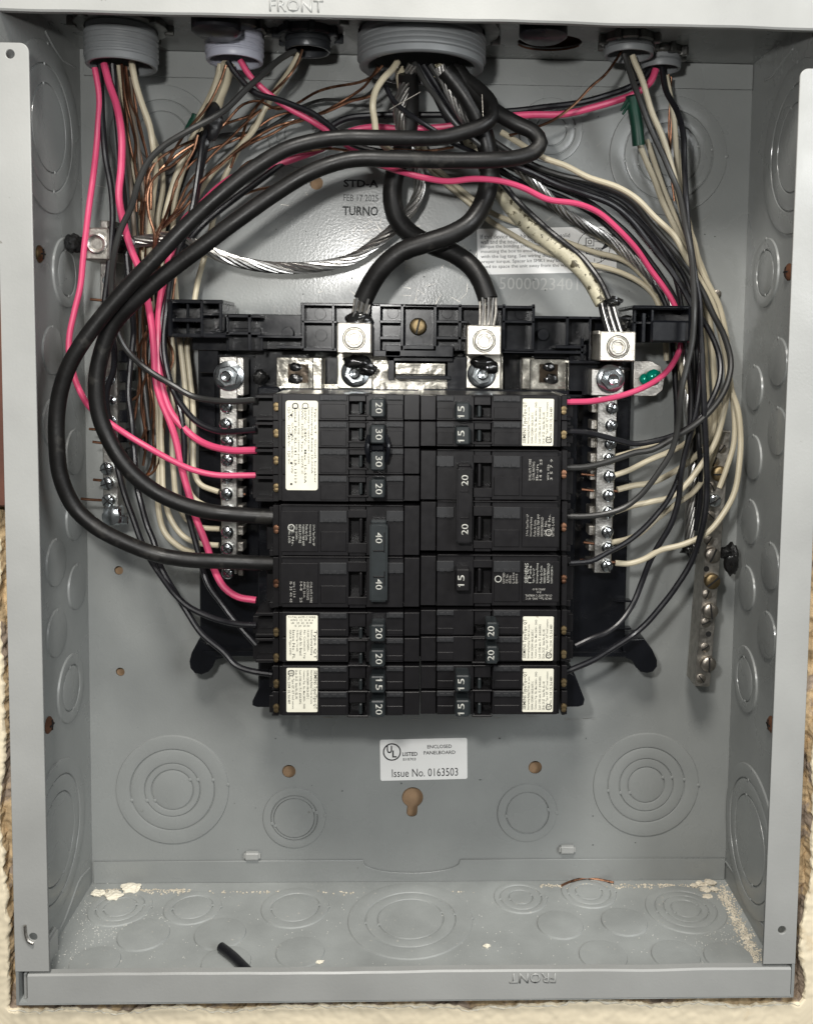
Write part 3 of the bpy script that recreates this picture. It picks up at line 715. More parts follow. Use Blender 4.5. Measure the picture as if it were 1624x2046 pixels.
grR=gbar('dull aluminium ground bar on the right of the back plate, half empty',(1444,860),(1403,1372),32,26,.016,'oldbar',
 [(1441,896,'s',.9),(1427,922,'s',1.2),(1436,946,'b',0.05),(1422,972,'s',2.1),(1425,999,'z',.6),(1419,1030,'s',2.4),(1416,1080,'s',1.0),(1421,1108,'b',1.15),(1411,1137,'h',0),(1421,1160,'b',.7),(1412,1188,'s',1.2),(1417,1219,'b',1.7),(1410,1244,'s',.4),(1415,1267,'h',0),(1408,1294,'s',.6),(1413,1325,'b',1.6),(1400,1356,'s',2.2)],'oldscrew',12)
grL=gbar('ground bar on the left of the back plate, bright screws at its lower end',(214,440),(222,1048),30,28,.014,'bar',
 [(216,935,'z',.3),(217,965,'z',1.9),(219,999,'z',.8),(222,800,'s',1.),(222,840,'s',2.),(216,600,'s',.7),(215,560,'s',1.2),(220,760,'s',.2)],'zinc',12)
b=NB(); pbox(b,205,1012,241,1050,26,33,.0012); o=mk('end_clamp',b,'zinc',grL)
p=at(222,1032,33.5); b=NB(); lathe(b,[(.0045,0),(.0045,.001),(.002,.002),(0,.0018)],p,(0,-1,0),20); mk('clamp_screw',b,'zinc',o,True)
b=NB(); pbox(b,240,1030,256,1048,22,30,.0006); mk('foot_tab',b,'zinc',grL)
# big lug at its top
b=NB(); pbox(b,166,455,216,518,10,42,.0008); o=mk('lug',b,'oldbar',grL)
p=at(194,487,42); s=S(42); b=NB(); lathe(b,[(20*s,0),(20*s,.001),(17*s,.0014),(13*s,.0008),(11*s,.0002),(8*s,-.001),(0,-.003)],p,(0,-1,0),28); mk('set_screw',b,'bar',o,True)
b=NB(); pbox(b,200,440,216,456,10,36,.0006); mk('bar_end',b,'bar',grL)
for x0,x1,y,dd in ((178,206,857,30),(185,208,883,30),(186,207,959,30),(162,207,997,30),(180,204,599,30)):
    wire('copper_tail','','',[(x0,y-1),((x0+x1)/2,y),(x1,y+1)],[dd,dd],5.5,'dcopper',parent=grL)
b=NB()
for y in (700,740,780,820,860,900): pbox(b,236,y,254,y+24,8,24,.0004)
mk('side_block',b,'black2',grL)
# screws in the flanges
for x,y,m,lab in ((78,507,'brassscrew','brass coloured screw in the left flange edge'),(1577,543,'rust','rusty screw in the right flange edge'),(96,1449,'rust','rusty screw low on the left side wall'),(1542,1448,'rust','rusty screw low on the right side wall')):
    X=XL if x<800 else XR; p=at_x(x,y,X); b=NB(); sg=1 if X<0 else -1
    root=thing('wall_screw',lab,'screw',p,'screws through the side walls')
    lathe(b,[(.0042,-.0005),(.0042,.0006),(.0028,.0018),(0,.0022)],p,(sg,0,0),20); hd=mk('screw_head',b,m,root,True)
    b=NB(); box(b,(p.x+sg*.0012-.001,p.y-.0025,p.z-.0004),(p.x+sg*.0012+.0011,p.y+.0025,p.z+.0004)); box(b,(p.x+sg*.0012-.001,p.y-.0004,p.z-.0025),(p.x+sg*.0012+.0012,p.y+.0004,p.z+.0025)); mk('cross_slot',b,'dark',hd)
# small screw near right corner of the back plate, and a wire pin
b=NB(); lathe(b,[(.0022,0),(.0022,.0012),(0,.002)],at(1432,587,0),(0,-1,0),16); mk('small_screw',b,'oldscrew',encl,True)
# ================================================================ STICKERS
def sticker(x0,y0,x1,y1,d,m,parent,ang=0,label=None,th=.12,rad=4):
    cx_,cy_=(x0+x1)/2,(y0+y1)/2; p=at(cx_,cy_,d); s=S(d); w=(x1-x0)/2*s; h=(y1-y0)/2*s; r=rad*s
    lp=[]
    for sx,sy,a0 in ((1,1,0),(-1,1,90),(-1,-1,180),(1,-1,270)):
        for k in range(5):
            a=math.radians(a0+90*k/4); lp.append((sx*(w-r)+r*math.cos(a),sy*(h-r)+r*math.sin(a)))
    c_,s_=math.cos(ang),math.sin(ang); lp=[(x*c_-y*s_,x*s_+y*c_) for x,y in lp]
    return plate('sticker',[lp],th*1e-3,FACE,(p.x,-(d+th/2)*1e-3,p.z),m,parent)
a=.022
o=sticker(757,1474,936,1561,.05,'sticker',None,a); tag(o,'white enclosed panelboard sticker below the breakers with the issue number','sticker')
def ringmark(x,y,d,r,w,m,parent):
    p=at(x,y,d); s=S(d); b=NB(); lathe(b,[((r-w)*s,0),((r-w)*s,.00005),(r*s,.00005),(r*s,0)],p,(0,-1,0),36); mk('ring_mark',b,m,parent)
ringmark(783,1503,.17,18.5,2.6,'ink',o)
text('U',778,1498,.17,16,'ink',o,wpx=11,ang=a,bold=.03); text('L',788,1507,.17,15,'ink',o,wpx=9,ang=a,bold=.03)
text('LISTED',819,1507,.17,8.5,'ink',o,wpx=31,ang=a,bold=.02); text('E10703',818,1517.5,.17,5.5,'ink',o,wpx=26,ang=a,bold=.01)
text('ENCLOSED',878,1492,.17,7.5,'ink',o,wpx=50,ang=a,bold=.01); text('PANELBOARD',878,1504,.17,7.5,'ink',o,wpx=65,ang=a,bold=.01)
text('Issue No. 0163503',849,1544,.17,17,'ink',o,wpx=136,ang=a,res=3)
a=.035
o=sticker(954,455,1231,545,.05,'sticker',None,a,rad=3); tag(o,'white instruction sticker on the back plate, behind the cream neutral cable','sticker')
L_=['If this device is to be mounted on a solid','wall and the neutral is to be bonded','torque the bonding screw prior to','mounting the box to ensure proper contact','with the lug tang. See wiring diagram for','proper torque. Spacer kit SMK1 may be','used to space the unit away from the wall.']
Wd=[178,150,136,172,170,158,176]
for i,(t,w) in enumerate(zip(L_,Wd)):
    y=474+i*10.1; text(t,960+w/2+i*.3,y-(w/2)*a,.17,8.4,'ink',o,wpx=w,ang=a)
ringmark(1186,493,.17,33,1.2,'ink',o)
for x,y,w,h in ((1178,483,17,17),(1178,501,15,13),(1196,501,13,13)):
    b=NB(); 
    for x0,y0,x1,y1 in ((x-w/2,y-h/2,x+w/2,y-h/2+1.3),(x-w/2,y+h/2-1.3,x+w/2,y+h/2),(x-w/2,y-h/2,x-w/2+1.3,y+h/2),(x+w/2-1.3,y-h/2,x+w/2,y+h/2)): pbox(b,x0,y0,x1,y1,.17,.22,0)
    mk('diagram_box',b,'ink',o); ringmark(x,y,.2,4.5,1.4,'ink',o)
b=NB(); 
for x0,y0,x1,y1 in ((1160,489,1170,490.2),(1170,489,1171.2,478),(1187,482,1215,483),(1187,516,1188,522),(1200,510,1201,524)): pbox(b,x0,min(y0,y1),x1,max(y0,y1),.17,.22,0)
mk('diagram_line',b,'ink',o)
pxpoly('diagram_arrow',[(1200,500),(1209,484),(1216,492)],.17,.23,'ink',o,0)
# ================================================================ BREAKERS
GB='circuit breakers plugged in below the main lugs'
ZF=84
FINE_QT=['SIEMENS Type/Tipo QT','Interrupting Rating / Poder de corte','10,000A 120/240V~ HACR 60/75 C','Common Trip  No. Max 240V~  SWD','Load: CU/AL wire  75 C  #14-8 AWG','Lb-in: 20-25   Issue No. KL-141','Use in Type QP, QT load centers','C.E. No. 2104  UL Std 489']
def one_flag(x,y,d,side,parent,h=13.5,w=22):
    u0=-w*.37; P=[(u0,.49*h),(u0-.20*w,.27*h),(u0-.20*w,.13*h),(u0,.33*h)]
    pts=[(x+v,y+u) if side=='L' else (x-v,y-u) for u,v in P]
    pxpoly('numeral_flag',pts,d,d+.04,'inkw',parent,0)
def breaker(side,label,y0,y1,poles,kind,stick=None,hx=(740,768),dd=0,tx=None):
    tx=tx if tx is not None else (505 if side=='L' else 533)
    m=(lambda x:x) if side=='L' else (lambda x:1678-x)
    def B(bm,x0,ya,x1,yb,d0,d1,bev=.00025):
        xa,xb=sorted((m(x0),m(x1))); pbox(bm,xa,ya,xb,yb,d0,d1,bev)
    zf=ZF+dd
    root=thing('circuit_breaker',label,'circuit breaker',at(m(700),(y0+y1)/2,30),GB)
    b=NB(); B(b,556,y0+.6,839,y1-.6,24,zf-9); mk('body',b,'black',root)
    n=len(poles); ph=(y1-y0)/n; big=kind=='full'
    for i,(on,rate,yc) in enumerate(poles):
        ya=y0+ph*i+ (.8 if i==0 else .5); yb=y0+ph*(i+1)-.5; c=yc if yc else (ya+yb)/2+ph*.03
        sh=ph*(.24 if big else .24)
        b=NB()
        B(b,563,ya,697,yb,zf-9.1,zf); B(b,731,ya,806,yb,zf-9.1,zf); B(b,697.3,ya,730.7,c-sh,zf-9.1,zf-.2); B(b,697.3,c+sh,730.7,yb,zf-9.1,zf-.2)
        B(b,807,ya+1,838,yb-1,zf-9.1,zf-1.2)
        # stepped rims
        if big:
            B(b,560,ya+12,636,yb-8,zf,zf+.5,.0003); B(b,694,ya+10,733,c-sh,zf-.1,zf+.7); B(b,694,c+sh,733,yb-6,zf-.1,zf+.7)
            B(b,560,ya,806,ya+3,zf,zf+.9); B(b,640,c+2,692,yb-9,zf-.1,zf+.5)
        else:
            B(b,640,c-8,692,yb-3,zf-.1,zf+.35); B(b,694,c+sh,736,c+sh+4,zf-.3,zf+.8); B(b,694,ya+1,736,ya+4,zf-.3,zf+.6); B(b,772,c-7,805,yb-4,zf-.1,zf+.3)
        mk('cover',b,'black',root)
        b=NB(); t=ya+(12 if big else 2); hh=(24 if big else 12)
        B(b,638,t,693,t+hh,zf,zf+.9); B(b,771,t,806,t+hh*.9,zf,zf+1.0)
        for q in (652,668,684): B(b,q-6,t+hh-8,q+5,t+hh-2,zf+.9,zf+1.15,.0001)
        for q in (782,796): B(b,q-6,t+hh-8,q+5,t+hh-2.5,zf+1,zf+1.2,.0001)
        mk('marking_pad',b,'pad',root)
        # toggle: stalk in the slot and number block
        left_on = on
        b=NB()
        if on: B(b,717,c-sh+1,724,c+sh-1,zf-8,zf+1,.0005); X0,X1=hx
        else: B(b,702,c-sh+1,709,c+sh-1,zf-8,zf+1,.0005); X0,X1=hx[0]-66,hx[1]-66
        if not on: X0,X1=(684,707)
        tall=11 if kind!='full' else 8
        hb=(ph*.34 if kind!='full' else ph*.22)
        if kind!='full' or n==1:
            B(b,X0,c-hb,X1,c+hb,zf-.5,zf+(tall if dd==0 else tall),.0006)
        if kind!='full' or n==1: B(b,X0-3,c-hb+1,X1+2,c+hb-1,zf-.5,zf+tall*.45,.001)
        h=mk('handle',b,'charcoal' if kind!='full' else 'black',root)
        if kind!='full' or n==1:
            text(rate,m((X0+X1)/2+ (3 if on else 2)),c,zf+tall+.05,13.5,'inkw',h,wpx=22,ang=(-math.pi/2 if side=='L' else math.pi/2),bold=.005,res=4)
            if rate[0]=='1': one_flag(m((X0+X1)/2+(3 if on else 2)),c,zf+tall+.05,side,h)
        # terminal
        b=NB(); B(b,tx+5,ya+ph*.04,556,ya+ph*.16,30,zf-22); B(b,tx+5,yb-ph*.12,556,yb,30,zf-22); B(b,tx,ya+ph*.16,548,yb-ph*.12,30,zf-32); B(b,545,ya,557,yb,30,zf-12)
        mk('terminal_shroud',b,'black',root)
        b=NB(); p=at(m(552),c-3,zf-11.2); lathe(b,[(0,.0009),(.0013,.0007),(.0016,0)],p+Vector((0,0,.0006)),(0,-1,0),12); lathe(b,[(0,.0009),(.0011,.0007),(.0014,0)],p-Vector((0,0,.0010)),(0,-1,0),12)
        mk('terminal_screw',b,('brassscrew' if kind!='full' else 'copper') ,root,True)
    if kind=='full' and n==2:
        ya=(poles[0][2])-34+22; 
        yt,yb_=poles[0][2]-18,poles[1][2]+18
        return root,m,zf
    return root,m,zf
def tiebar(root,side,m,zf,x0,x1,yt,yb,labels,mm):
    xa,xb=sorted((m(x0),m(x1))); b=NB()
    pbox(b,xa,yt,xb,yb,zf+1,zf+8,.0008,2)
    pbox(b,xa+2,yt-6,xb-2,yt+1,zf,zf+5,.0006)
    t=mk('handle_tie',b,mm,root,False)
    for s,y,y2 in labels:
        text(s,(xa+xb)/2+1,y,zf+8.05,13.5,'inkw',t,wpx=22,ang=(-math.pi/2 if side=='L' else math.pi/2),bold=.005,res=4)
        b=NB(); pbox(b,xa+7,y2-1.6,xb-7,y2+1.6,zf+8,zf+8.4,.0002); mk('snap_window',b,'black',t)
        b=NB(); pbox(b,xb-7,min(y,y2)-12,xb-5,max(y,y2)+4,zf+8,zf+8.25,.0001); mk('window_edge',b,'black',t)
def stext(lines,x0,y0,x1,y1,d,m,parent,side,sizes=None):
    # lines of rotated print: on the left column they run downwards, first line at the right
    n=len(lines); w=(x1-x0); 
    step=w/n
    for i,t in enumerate(lines):
        if not t: continue
        x=(x1-step*(i+.5)) if side=='L' else (x0+step*(i+.5))
        hh=step*.72 if not(sizes and sizes[i]) else sizes[i]
        L=(y1-y0)*(.94-.12*((i*7)%3))
        y=(y0+L/2+2) if side=='L' else (y1-L/2-2)
        text(t,x,y,d,hh,m,parent,wpx=L,ang=(-math.pi/2 if side=='L' else math.pi/2),res=1,ext=.00003,bold=.004)
def tandem_sticker(root,m,zf,side,y0,y1):
    xa,xb=sorted((m(572),m(635))); o=sticker(xa,y0,xb,y1,zf+.1,'cream',root,0,rad=2.5)
    stext(FINE_QT,xa+2,y0+3,xb-2,y1-3,zf+.25,'ink',o,side,[9]+[None]*7)
    cx_=m(582); yy=y0+12 if side=='L' else y1-12
    b=NB(); 
    ringmark(cx_,yy,zf+.27,6.5,1.4,'ink',o); text('UL',cx_,yy,zf+.27,5,'ink',o,ang=(-math.pi/2 if side=='L' else math.pi/2),res=1)
    return o
# left column
r,m_,z=breaker('L','four-toggle 20-30-30-20 breaker at the top left of the breaker stack',786,1003,[(1,'20',815),(1,'30',868),(1,'30',922),(1,'20',977)],'quad')
o=sticker(571,800,635,980,z+.1,'cream',r,0,rad=5)
stext(['Type QT  Circuit breaker','Interrupting Rating 10,000A','Unit may be used as two 1-pole','120V~  240V~  Max. 15-50A','SWD  HACR Type  60/75 C','Common trip - center poles','Listed  No. KL-141  LR 13119','Use  CU/AL  wire  only','120 V~   120/240 V~   120 V~'],574,812,633,974,z+.25,'ink',o,'L')
for yy in (829,868,925,967):
    b=NB(); lathe(b,[(0,.00005),(2.4*S(z),.00005)],at(582,yy,z+.27),(0,-1,0),12); mk('terminal_dot',b,'ink',o)
ringmark(590,811,z+.27,6.5,2,'ink',o); ringmark(610,811,z+.27,6.5,1.4,'ink',o)
b=NB(); 
xa=744
pp=path([(738,870),(733,895),(738,922)],[z+6,z+8,z+6],.002); tube(b,pp,.0012,8)
pp=path([(771,870),(776,895),(771,922)],[z+6,z+8,z+6],.002); tube(b,pp,.0010,8); pbox(b,740,888,768,902,z,z+7,.0008); mk('toggle_link',b,'black2',r,True)
r,m_,z=breaker('L','double 40 amp breaker with a slate tie bar in the left column',1008,1216,[(1,'40',1060),(1,'40',1168)],'full',tx=533)
tiebar(r,'L',m_,z,738,774,1046,1206,[('40',1075,1101),('40',1168,1153)],'charcoal')
stext(['2 Pole Type/Tipo QP','Interrupting Rating','Poder de Corte','MAX/NO TRIP AMP','INFOR FUTURE','10,000 120/240V~','C.E. No.','ISSUE No. L-6336'],575,1046,630,1092,z+.55,'inkw',r,'L'); ringmark(582,1054,z+.55,7,1.5,'inkw',r)
text('HACR Type, 40°C\nSIEMENS',590,1034,z+.1,11,'inkw2',r,wpx=36,res=1)
stext(['CU-AL 60/75 C WIRE','CONDUCTOR RATE','AWG  Lb-in','14-8    25','','wire 1 2 3 4','lb 35 40 45'],578,1160,625,1206,z+.55,'inkw2',r,'L')
r,m_,z=breaker('L','tandem 20-20 breaker in the left column under the tie-bar breaker',1222,1325,[(1,'20',1266),(1,'20',1317)],'tandem')
o=sticker(572,1228,635,1322,z+.1,'cream',r,0,rad=2.5)
stext(['Type QT','Interrupting Rating','10,000 120/240V~','No Common Trip','Unit Lab No. Brand','Or Brew Tap / Tex units','Issue No. FL','HACR Type SWD'],576,1256,633,1320,z+.25,'ink',o,'L',[8]+[None]*7)
text('TOTAL 60/75 C WIRE\nAWG  12  10  8  6\nLB   20  25  35 40\n15  20  25 30',603,1242,z+.25,22,'ink',o,wpx=56,res=1)
r,m_,z=breaker('L','tandem 15-20 breaker at the bottom of the left column',1329,1432,[(1,'15',1369),(1,'20',1418)],'tandem',tx=538)
tandem_sticker(r,m_,z,'L',1333,1425)
# right column
r,m_,z=breaker('R','tandem 15-15 breaker at the top of the right column by the red wire',788,893,[(1,'15',822),(1,'15',871)],'tandem')
tandem_sticker(r,m_,z,'R',796,891)
r,m_,z=breaker('R','double 20 amp breaker with a long black tie bar in the right column',898,1103,[(1,'20',950),(1,'20',1056)],'full')
tiebar(r,'R',m_,z,735,766,933,1088,[('20',960,982),('20',1058,1035)],'black')
stext(['DUAL 60/75 C WIRE','CU/AL RATING','lb-in','14 8  25','','wire size','3 5 7 9'],1055,916,1105,962,z+.55,'inkw2',r,'R')
stext(['2 Pole Type/Tipo QP','Interrupting Rating','Poder de Corte','MAX/NO TRIP AMP','HVY/INTER/HOLD','C.E. No.','ISSUE No.','LISTED L-6336'],1050,1026,1108,1074,z+.55,'inkw2',r,'R'); ringmark(1096,1064,z+.55,7,1.5,'inkw2',r)
text('HACR Type, 40°C\nSIEMENS',1092,1087,z+.1,11,'inkw2',r,wpx=36,ang=math.pi,res=1)
r,m_,z=breaker('R','single 15 amp breaker in the middle of the right column, white print',1108,1213,[(1,'15',1160)],'full')
stext(['SIEMENS','1 Pole','Type / Tipo QP','Interrupting Rating','Poder de Corte','MAX/NO TRIP AMP','ALP/INTER/HOLD','10,000 120/240 V~'],1048,1124,1106,1168,z+.55,'inkw',r,'R',[8]+[None]*7)
text('HACR Type, SWD, 40°C\nCU-AL 60/75°C WIRE/FIL\nlb-in\nAWG 14-10',1076,1187,z+.55,24,'inkw2',r,wpx=55,ang=math.pi,res=1)
ringmark(995,1157,z+.55,7,1.6,'inkw',r); stext(['LISTED','C.E. No.','ISSUE No','L-6336','E30915'],1003,1144,1035,1168,z+.55,'inkw2',r,'R')
r,m_,z=breaker('R','tandem 20-20 breaker with both toggles thrown towards its sticker',1217,1324,[(0,'20',1262),(0,'20',1310)],'tandem')
tandem_sticker(r,m_,z,'R',1230,1322)
r,m_,z=breaker('R','tandem 15-15 breaker at the bottom of the right column',1328,1430,[(1,'15',1367),(1,'15',1417)],'tandem',tx=545)
tandem_sticker(r,m_,z,'R',1334,1425)
# ================================================================ CABLES AND WIRES
GM='thick black cables'
wire('thick_cable','outer of the two thick black cables looping left to the lower 40 amp terminal','cable',
 [(905,135),(930,158),(958,180),(980,206),(984,232),(964,250),(925,264),(880,274),(820,276),(750,274),(693,274),(631,281),(569,299),(508,335),(446,383),(385,438),(323,502),(262,566),(212,622),(166,682),(138,730),(121,779),(113,835),(113,886),(121,950),(148,1012),(193,1054),(248,1083),(310,1107),(379,1119),(448,1122),(545,1126)],[46,58,70,74,76,78,80,78,74,68,60],31,'cable',GM,jit=.0002)
wire('thick_cable','inner of the two thick black cables looping left to the upper 40 amp terminal','cable',
 [(915,140),(945,180),(990,222),(1030,246),(1066,264),(1079,285),(1066,303),(1030,315),(984,319),(930,320),(877,320),(820,318),(770,317),(730,316),(693,319),(645,333),(600,354),(539,393),(477,437),(416,483),(354,529),(305,568),(260,610),(222,655),(197,728),(192,775),(197,824),(214,872),(248,928),(293,970),(345,1000),(414,1021),(483,1029),(548,1033)],[46,56,64,68,70,72,72,70,68,64,60],32,'cable',GM,jit=.0002)
def mains(label,xy,ds,end):
    o=wire('thick_cable',label,'cable',xy,ds,39,'cable',GM,jit=.0002)
    x,y=xy[-1]
    for k in range(7):
        dx=(k-3)*5
        wire('strand','','',[(x+dx*1.05+random.uniform(-1,1),y-4),(x+dx+random.uniform(-1.5,1.5)+(end[0]-x)*.5,(y+end[1])/2),(end[0]+dx*.9,end[1])],[ds[-1]+(4 if k%2 else 1),ds[-1]+4],5.5,'alu' if k%2 else 'oldbar',parent=o)
    return o
mains('thick black main that swings left then ends in the right centre lug',[(812,140),(818,200),(814,260),(800,310),(787,355),(784,400),(796,441),(824,469),(865,490),(905,505),(943,533),(963,564),(975,598)],[44,32,26,26,28,34,40,44],(972,650))
mains('thick black main crossing over the other and ending in the left centre lug',[(890,140),(925,185),(955,235),(972,290),(978,345),(967,400),(941,443),(905,466),(853,484),(803,502),(768,530),(744,562),(725,600)],[48,46,42,44,50,52,50,46],(712,648))
o=wire('neutral_cable','dirty cream neutral cable with a black stripe running to the right lug','cable',
 [(872,140),(900,200),(935,270),(975,340),(1015,405),(1058,452),(1106,492),(1143,521),(1177,556),(1204,604)],[44,22,18,22,30,38,44],33,'dirtywhite')
wire('black_stripe','','',[(1000,362),(1030,397),(1075,442),(1122,480),(1160,512),(1192,552),(1217,598)],[29,34,41,50],12,'tape',parent=o,jit=.001)
for k in range(6):
    dx=(k-2.5)*6
    wire('strand','','',[(1210+dx*.9,598),(1216+dx,625),(1228+dx,665)],[43,47],8,'alu' if k%2 else 'goop',parent=o)
blob('joint_compound',at(1224,602,46),.0028,'goop',o,(1.6,.8,.9),.5,2,3,3)
blob('joint_compound',at(1243,652,40),.0040,'goop',o,(1.3,.8,1.1),.6,2,3,5)
GS='bare stranded ground cables'
strand_cable('stranded_cable','bare aluminium cable swooping left to the lug of the left ground bar','cable',
 [(826,128),(808,175),(797,230),(812,285),(832,335),(838,378),(823,415),(783,460),(746,489),(705,516),(646,531),(594,535),(548,534),(500,528),(448,514),(397,492),(362,477),(328,474),(293,480),(255,484)],[46,36,24,18,16,18,22,30,32,30],24,GS)
strand_cable('stranded_cable','bare aluminium cable running down the right side to the right ground bar','cable',
 [(878,132),(903,190),(935,245),(985,295),(1040,340),(1077,374),(1123,421),(1172,453),(1222,482),(1262,516),(1296,549),(1326,593),(1350,640),(1364,700),(1375,800),(1383,870),(1384,935),(1379,1005),(1377,1088)],[48,42,30,22,14,14,14,18,20,20],22,GS,n=8)
b0=blob('joint_compound',at(230,478,34),.0048,'goop',None,(1.8,.9,1.3),.4,2,3,21); tag(b0,'black compound smeared on the bare cable end by the left ground lug','joint compound')
b0=blob('joint_compound',at(148,486,30),.0038,'goop',None,(1.4,.9,1.3),.4,2,3,22); tag(b0,'black compound poking out to the left of the left ground lug','joint compound')
b0=blob('joint_compound',at(1462,1118,22),.0048,'goop',None,(.9,.8,1.7),.45,1.5,3,23); tag(b0,'black tattered compound blob right of the right ground bar','joint compound')
b0=blob('joint_compound',at(1447,1104,22),.0036,'goop',None,(1.5,.8,.9),.35,2,3,25); tag(b0,'black compound squeezed between the right ground bar and the tattered blob','joint compound')
b0=blob('joint_compound',at(1378,1094,24),.0036,'goop',None,(1.2,1,1.2),.6,2,3,24); tag(b0,'black compound on the lower end of the right stranded cable','joint compound')
GR='red insulated wires'
wire('red_wire','red wire hugging the left side wall, crossing over to the fourth left terminal','wire',
 [(188,135),(198,200),(195,258),(191,300),(183,373),(173,446),(166,520),(160,575),(148,624),(138,669),(138,705),(145,735),(159,779),(180,815),(221,848),(259,872),(310,900),(345,920),(379,936),(431,948),(483,950),(512,950)],[46,44,40,44,46,50,60,64,60,56],12,'pink',GR)
wire('red_wire','thick red wire from the wide left fitting down to the lower left tandem breaker','wire',
 [(208,126),(217,164),(233,210),(242,258),(241,331),(238,394),(247,446),(262,497),(280,540),(292,590),(299,625),(304,660),(307,710),(311,755),(322,797),(338,838),(352,885),(364,940),(376,985),(388,1025),(397,1050),(414,1095),(428,1138),(448,1174),(476,1194),(512,1200)],[48,52,50,44,42,42,44,46,48,52],14,'pink',GR)
wire('red_wire','red wire arriving from the rightmost fitting, arching left to the third left terminal','wire',
 [(1310,138),(1300,163),(1270,186),(1230,201),(1180,214),(1120,227),(1060,229),(1000,233),(940,245),(880,254),(800,257),(740,254),(700,262),(650,292),(605,310),(563,325),(515,336),(470,350),(438,372),(405,405),(372,436),(350,480),(338,521),(325,570),(318,620),(316,680),(318,740),(328,790),(343,826),(372,860),(397,880),(425,893),(462,900),(512,900)],[24,28,30,28,24,24,28,34,40,44,56],14,'pink',GR)
wire('red_wire','long red wire sweeping right across the middle to the top right breaker','wire',
 [(480,118),(500,150),(535,185),(575,215),(620,240),(655,262),(700,295),(735,318),(770,332),(810,344),(852,355),(895,362),(952,358),(1000,362),(1046,377),(1092,397),(1154,408),(1197,426),(1234,457),(1268,494),(1296,534),(1323,571),(1348,612),(1362,660),(1359,695),(1345,726),(1320,753),(1282,775),(1234,792),(1182,801),(1124,804)],[44,40,34,54,58,50,40,30,28,46,62],12,'pink',GR)
GK='medium black insulated wires'
def kw(label,xy,ds,w=12,m='wblack',nm='black_wire'): return wire(nm,label,'wire',xy,ds,w,m,GK)
kw('worn black wire leaving the black ringed connector for the first left terminal',[(592,100),(570,112),(552,124),(497,172),(448,221),(379,259),(328,290),(297,321),(276,366),(262,414),(241,459),(229,503),(224,555),(226,615),(241,676),(262,710),(303,745),(345,769),(390,793),(448,802),(512,800)],[38,52,60,60,56,50,46,50,60],12.5,'wgrey')
kw('black wire nearest the left side wall, running to the upper lower-left tandem terminal',[(200,128),(202,185),(205,247),(210,306),(221,363),(225,415),(223,467),(214,555),(211,614),(226,680),(226,738),(214,776),(213,814),(222,860),(238,945),(248,983),(266,1034),(283,1083),(300,1117),(328,1159),(352,1190),(379,1214),(431,1238),(476,1248),(512,1250)],[44,44,40,38,36,36,40,44,50,54])
kw('black wire that runs lowest, ending at the bottom left breaker',[(224,126),(230,200),(238,280),(246,380),(252,460),(256,540),(264,620),(266,665),(259,738),(256,789),(264,840),(268,890),(272,954),(283,1005),(294,1050),(307,1083),(321,1131),(345,1176),(372,1221),(403,1266),(448,1302),(472,1328),(503,1341),(545,1348)],[44,34,30,30,30,34,40,46,50,54])
kw('black wire dropping from the taped sheath to the lower left tandem breaker',[(436,214),(420,245),(407,269),(397,328),(383,414),(372,455),(352,515),(333,590),(322,641),(321,693),(331,738),(348,786),(362,831),(368,890),(368,966),(373,1014),(384,1058),(397,1110),(414,1165),(441,1205),(476,1250),(512,1290)],[36,38,36,36,40,44,44,44,48,52],11.5)
kw('black wire beside the taped one, bending to the second left terminal',[(440,216),(415,275),(403,330),(390,400),(378,450),(356,505),(340,560),(332,620),(328,680),(334,735),(346,779),(366,814),(397,845),(441,862),(483,860),(512,857)],[34,32,34,38,42,44,48,58],12)
kw('black wire from the lilac fitting diving under the thick cables towards the right',[(455,122),(462,134),(485,161),(511,184),(556,198),(591,212),(626,226),(656,247),(700,285),(760,302),(840,306),(920,312),(990,322),(1050,340),(1110,368),(1169,388),(1222,408),(1270,450),(1310,500),(1345,545),(1372,590),(1395,650),(1401,712),(1396,790),(1380,863),(1368,908),(1359,954),(1355,1000),(1341,1045),(1322,1080),(1298,1125),(1282,1165),(1265,1204),(1239,1242),(1210,1265),(1180,1277),(1150,1292)],[44,42,46,48,40,36,40,46,44,40,50],12)
kw('black wire from the rightmost fitting running left behind the red one',[(1300,136),(1286,155),(1254,176),(1199,195),(1147,206),(1060,217),(1000,223),(900,228),(800,229),(738,229),(708,231),(684,238),(655,256),(600,300),(540,345),(470,395),(400,455),(345,520)],[22,24,22,20,22,28,34],13)
kw('slim black wire just under the thick cable, half hidden behind the red arc',[(770,150),(730,192),(690,200),(640,200),(600,214),(560,240),(520,262),(440,270),(400,290)],[46,20,8,6,6],7,'wgrey')
kw('worn grey-black wire hanging in front of the right hook to the lower double breaker terminal',[(1248,108),(1254,125),(1268,174),(1286,222),(1310,278),(1334,333),(1355,385),(1369,455),(1381,515),(1386,574),(1386,626),(1383,678),(1372,730),(1361,782),(1354,851),(1341,902),(1319,939),(1285,985),(1257,1008),(1235,1019),(1201,1028),(1167,1031),(1133,1031)],[40,44,46,56,66,66,60,58,58],12,'wgrey')
kw('black wire from the rightmost fitting falling straight and sweeping to the bottom right breaker',[(1322,134),(1331,180),(1352,222),(1364,271),(1366,330),(1368,385),(1374,440),(1384,520),(1396,600),(1401,690),(1404,772),(1407,833),(1410,908),(1412,969),(1407,1030),(1397,1075),(1377,1132),(1347,1180),(1318,1216),(1290,1246),(1259,1273),(1219,1299),(1180,1322),(1126,1346)],[24,36,44,50,50,50,50,46,44,54],12)
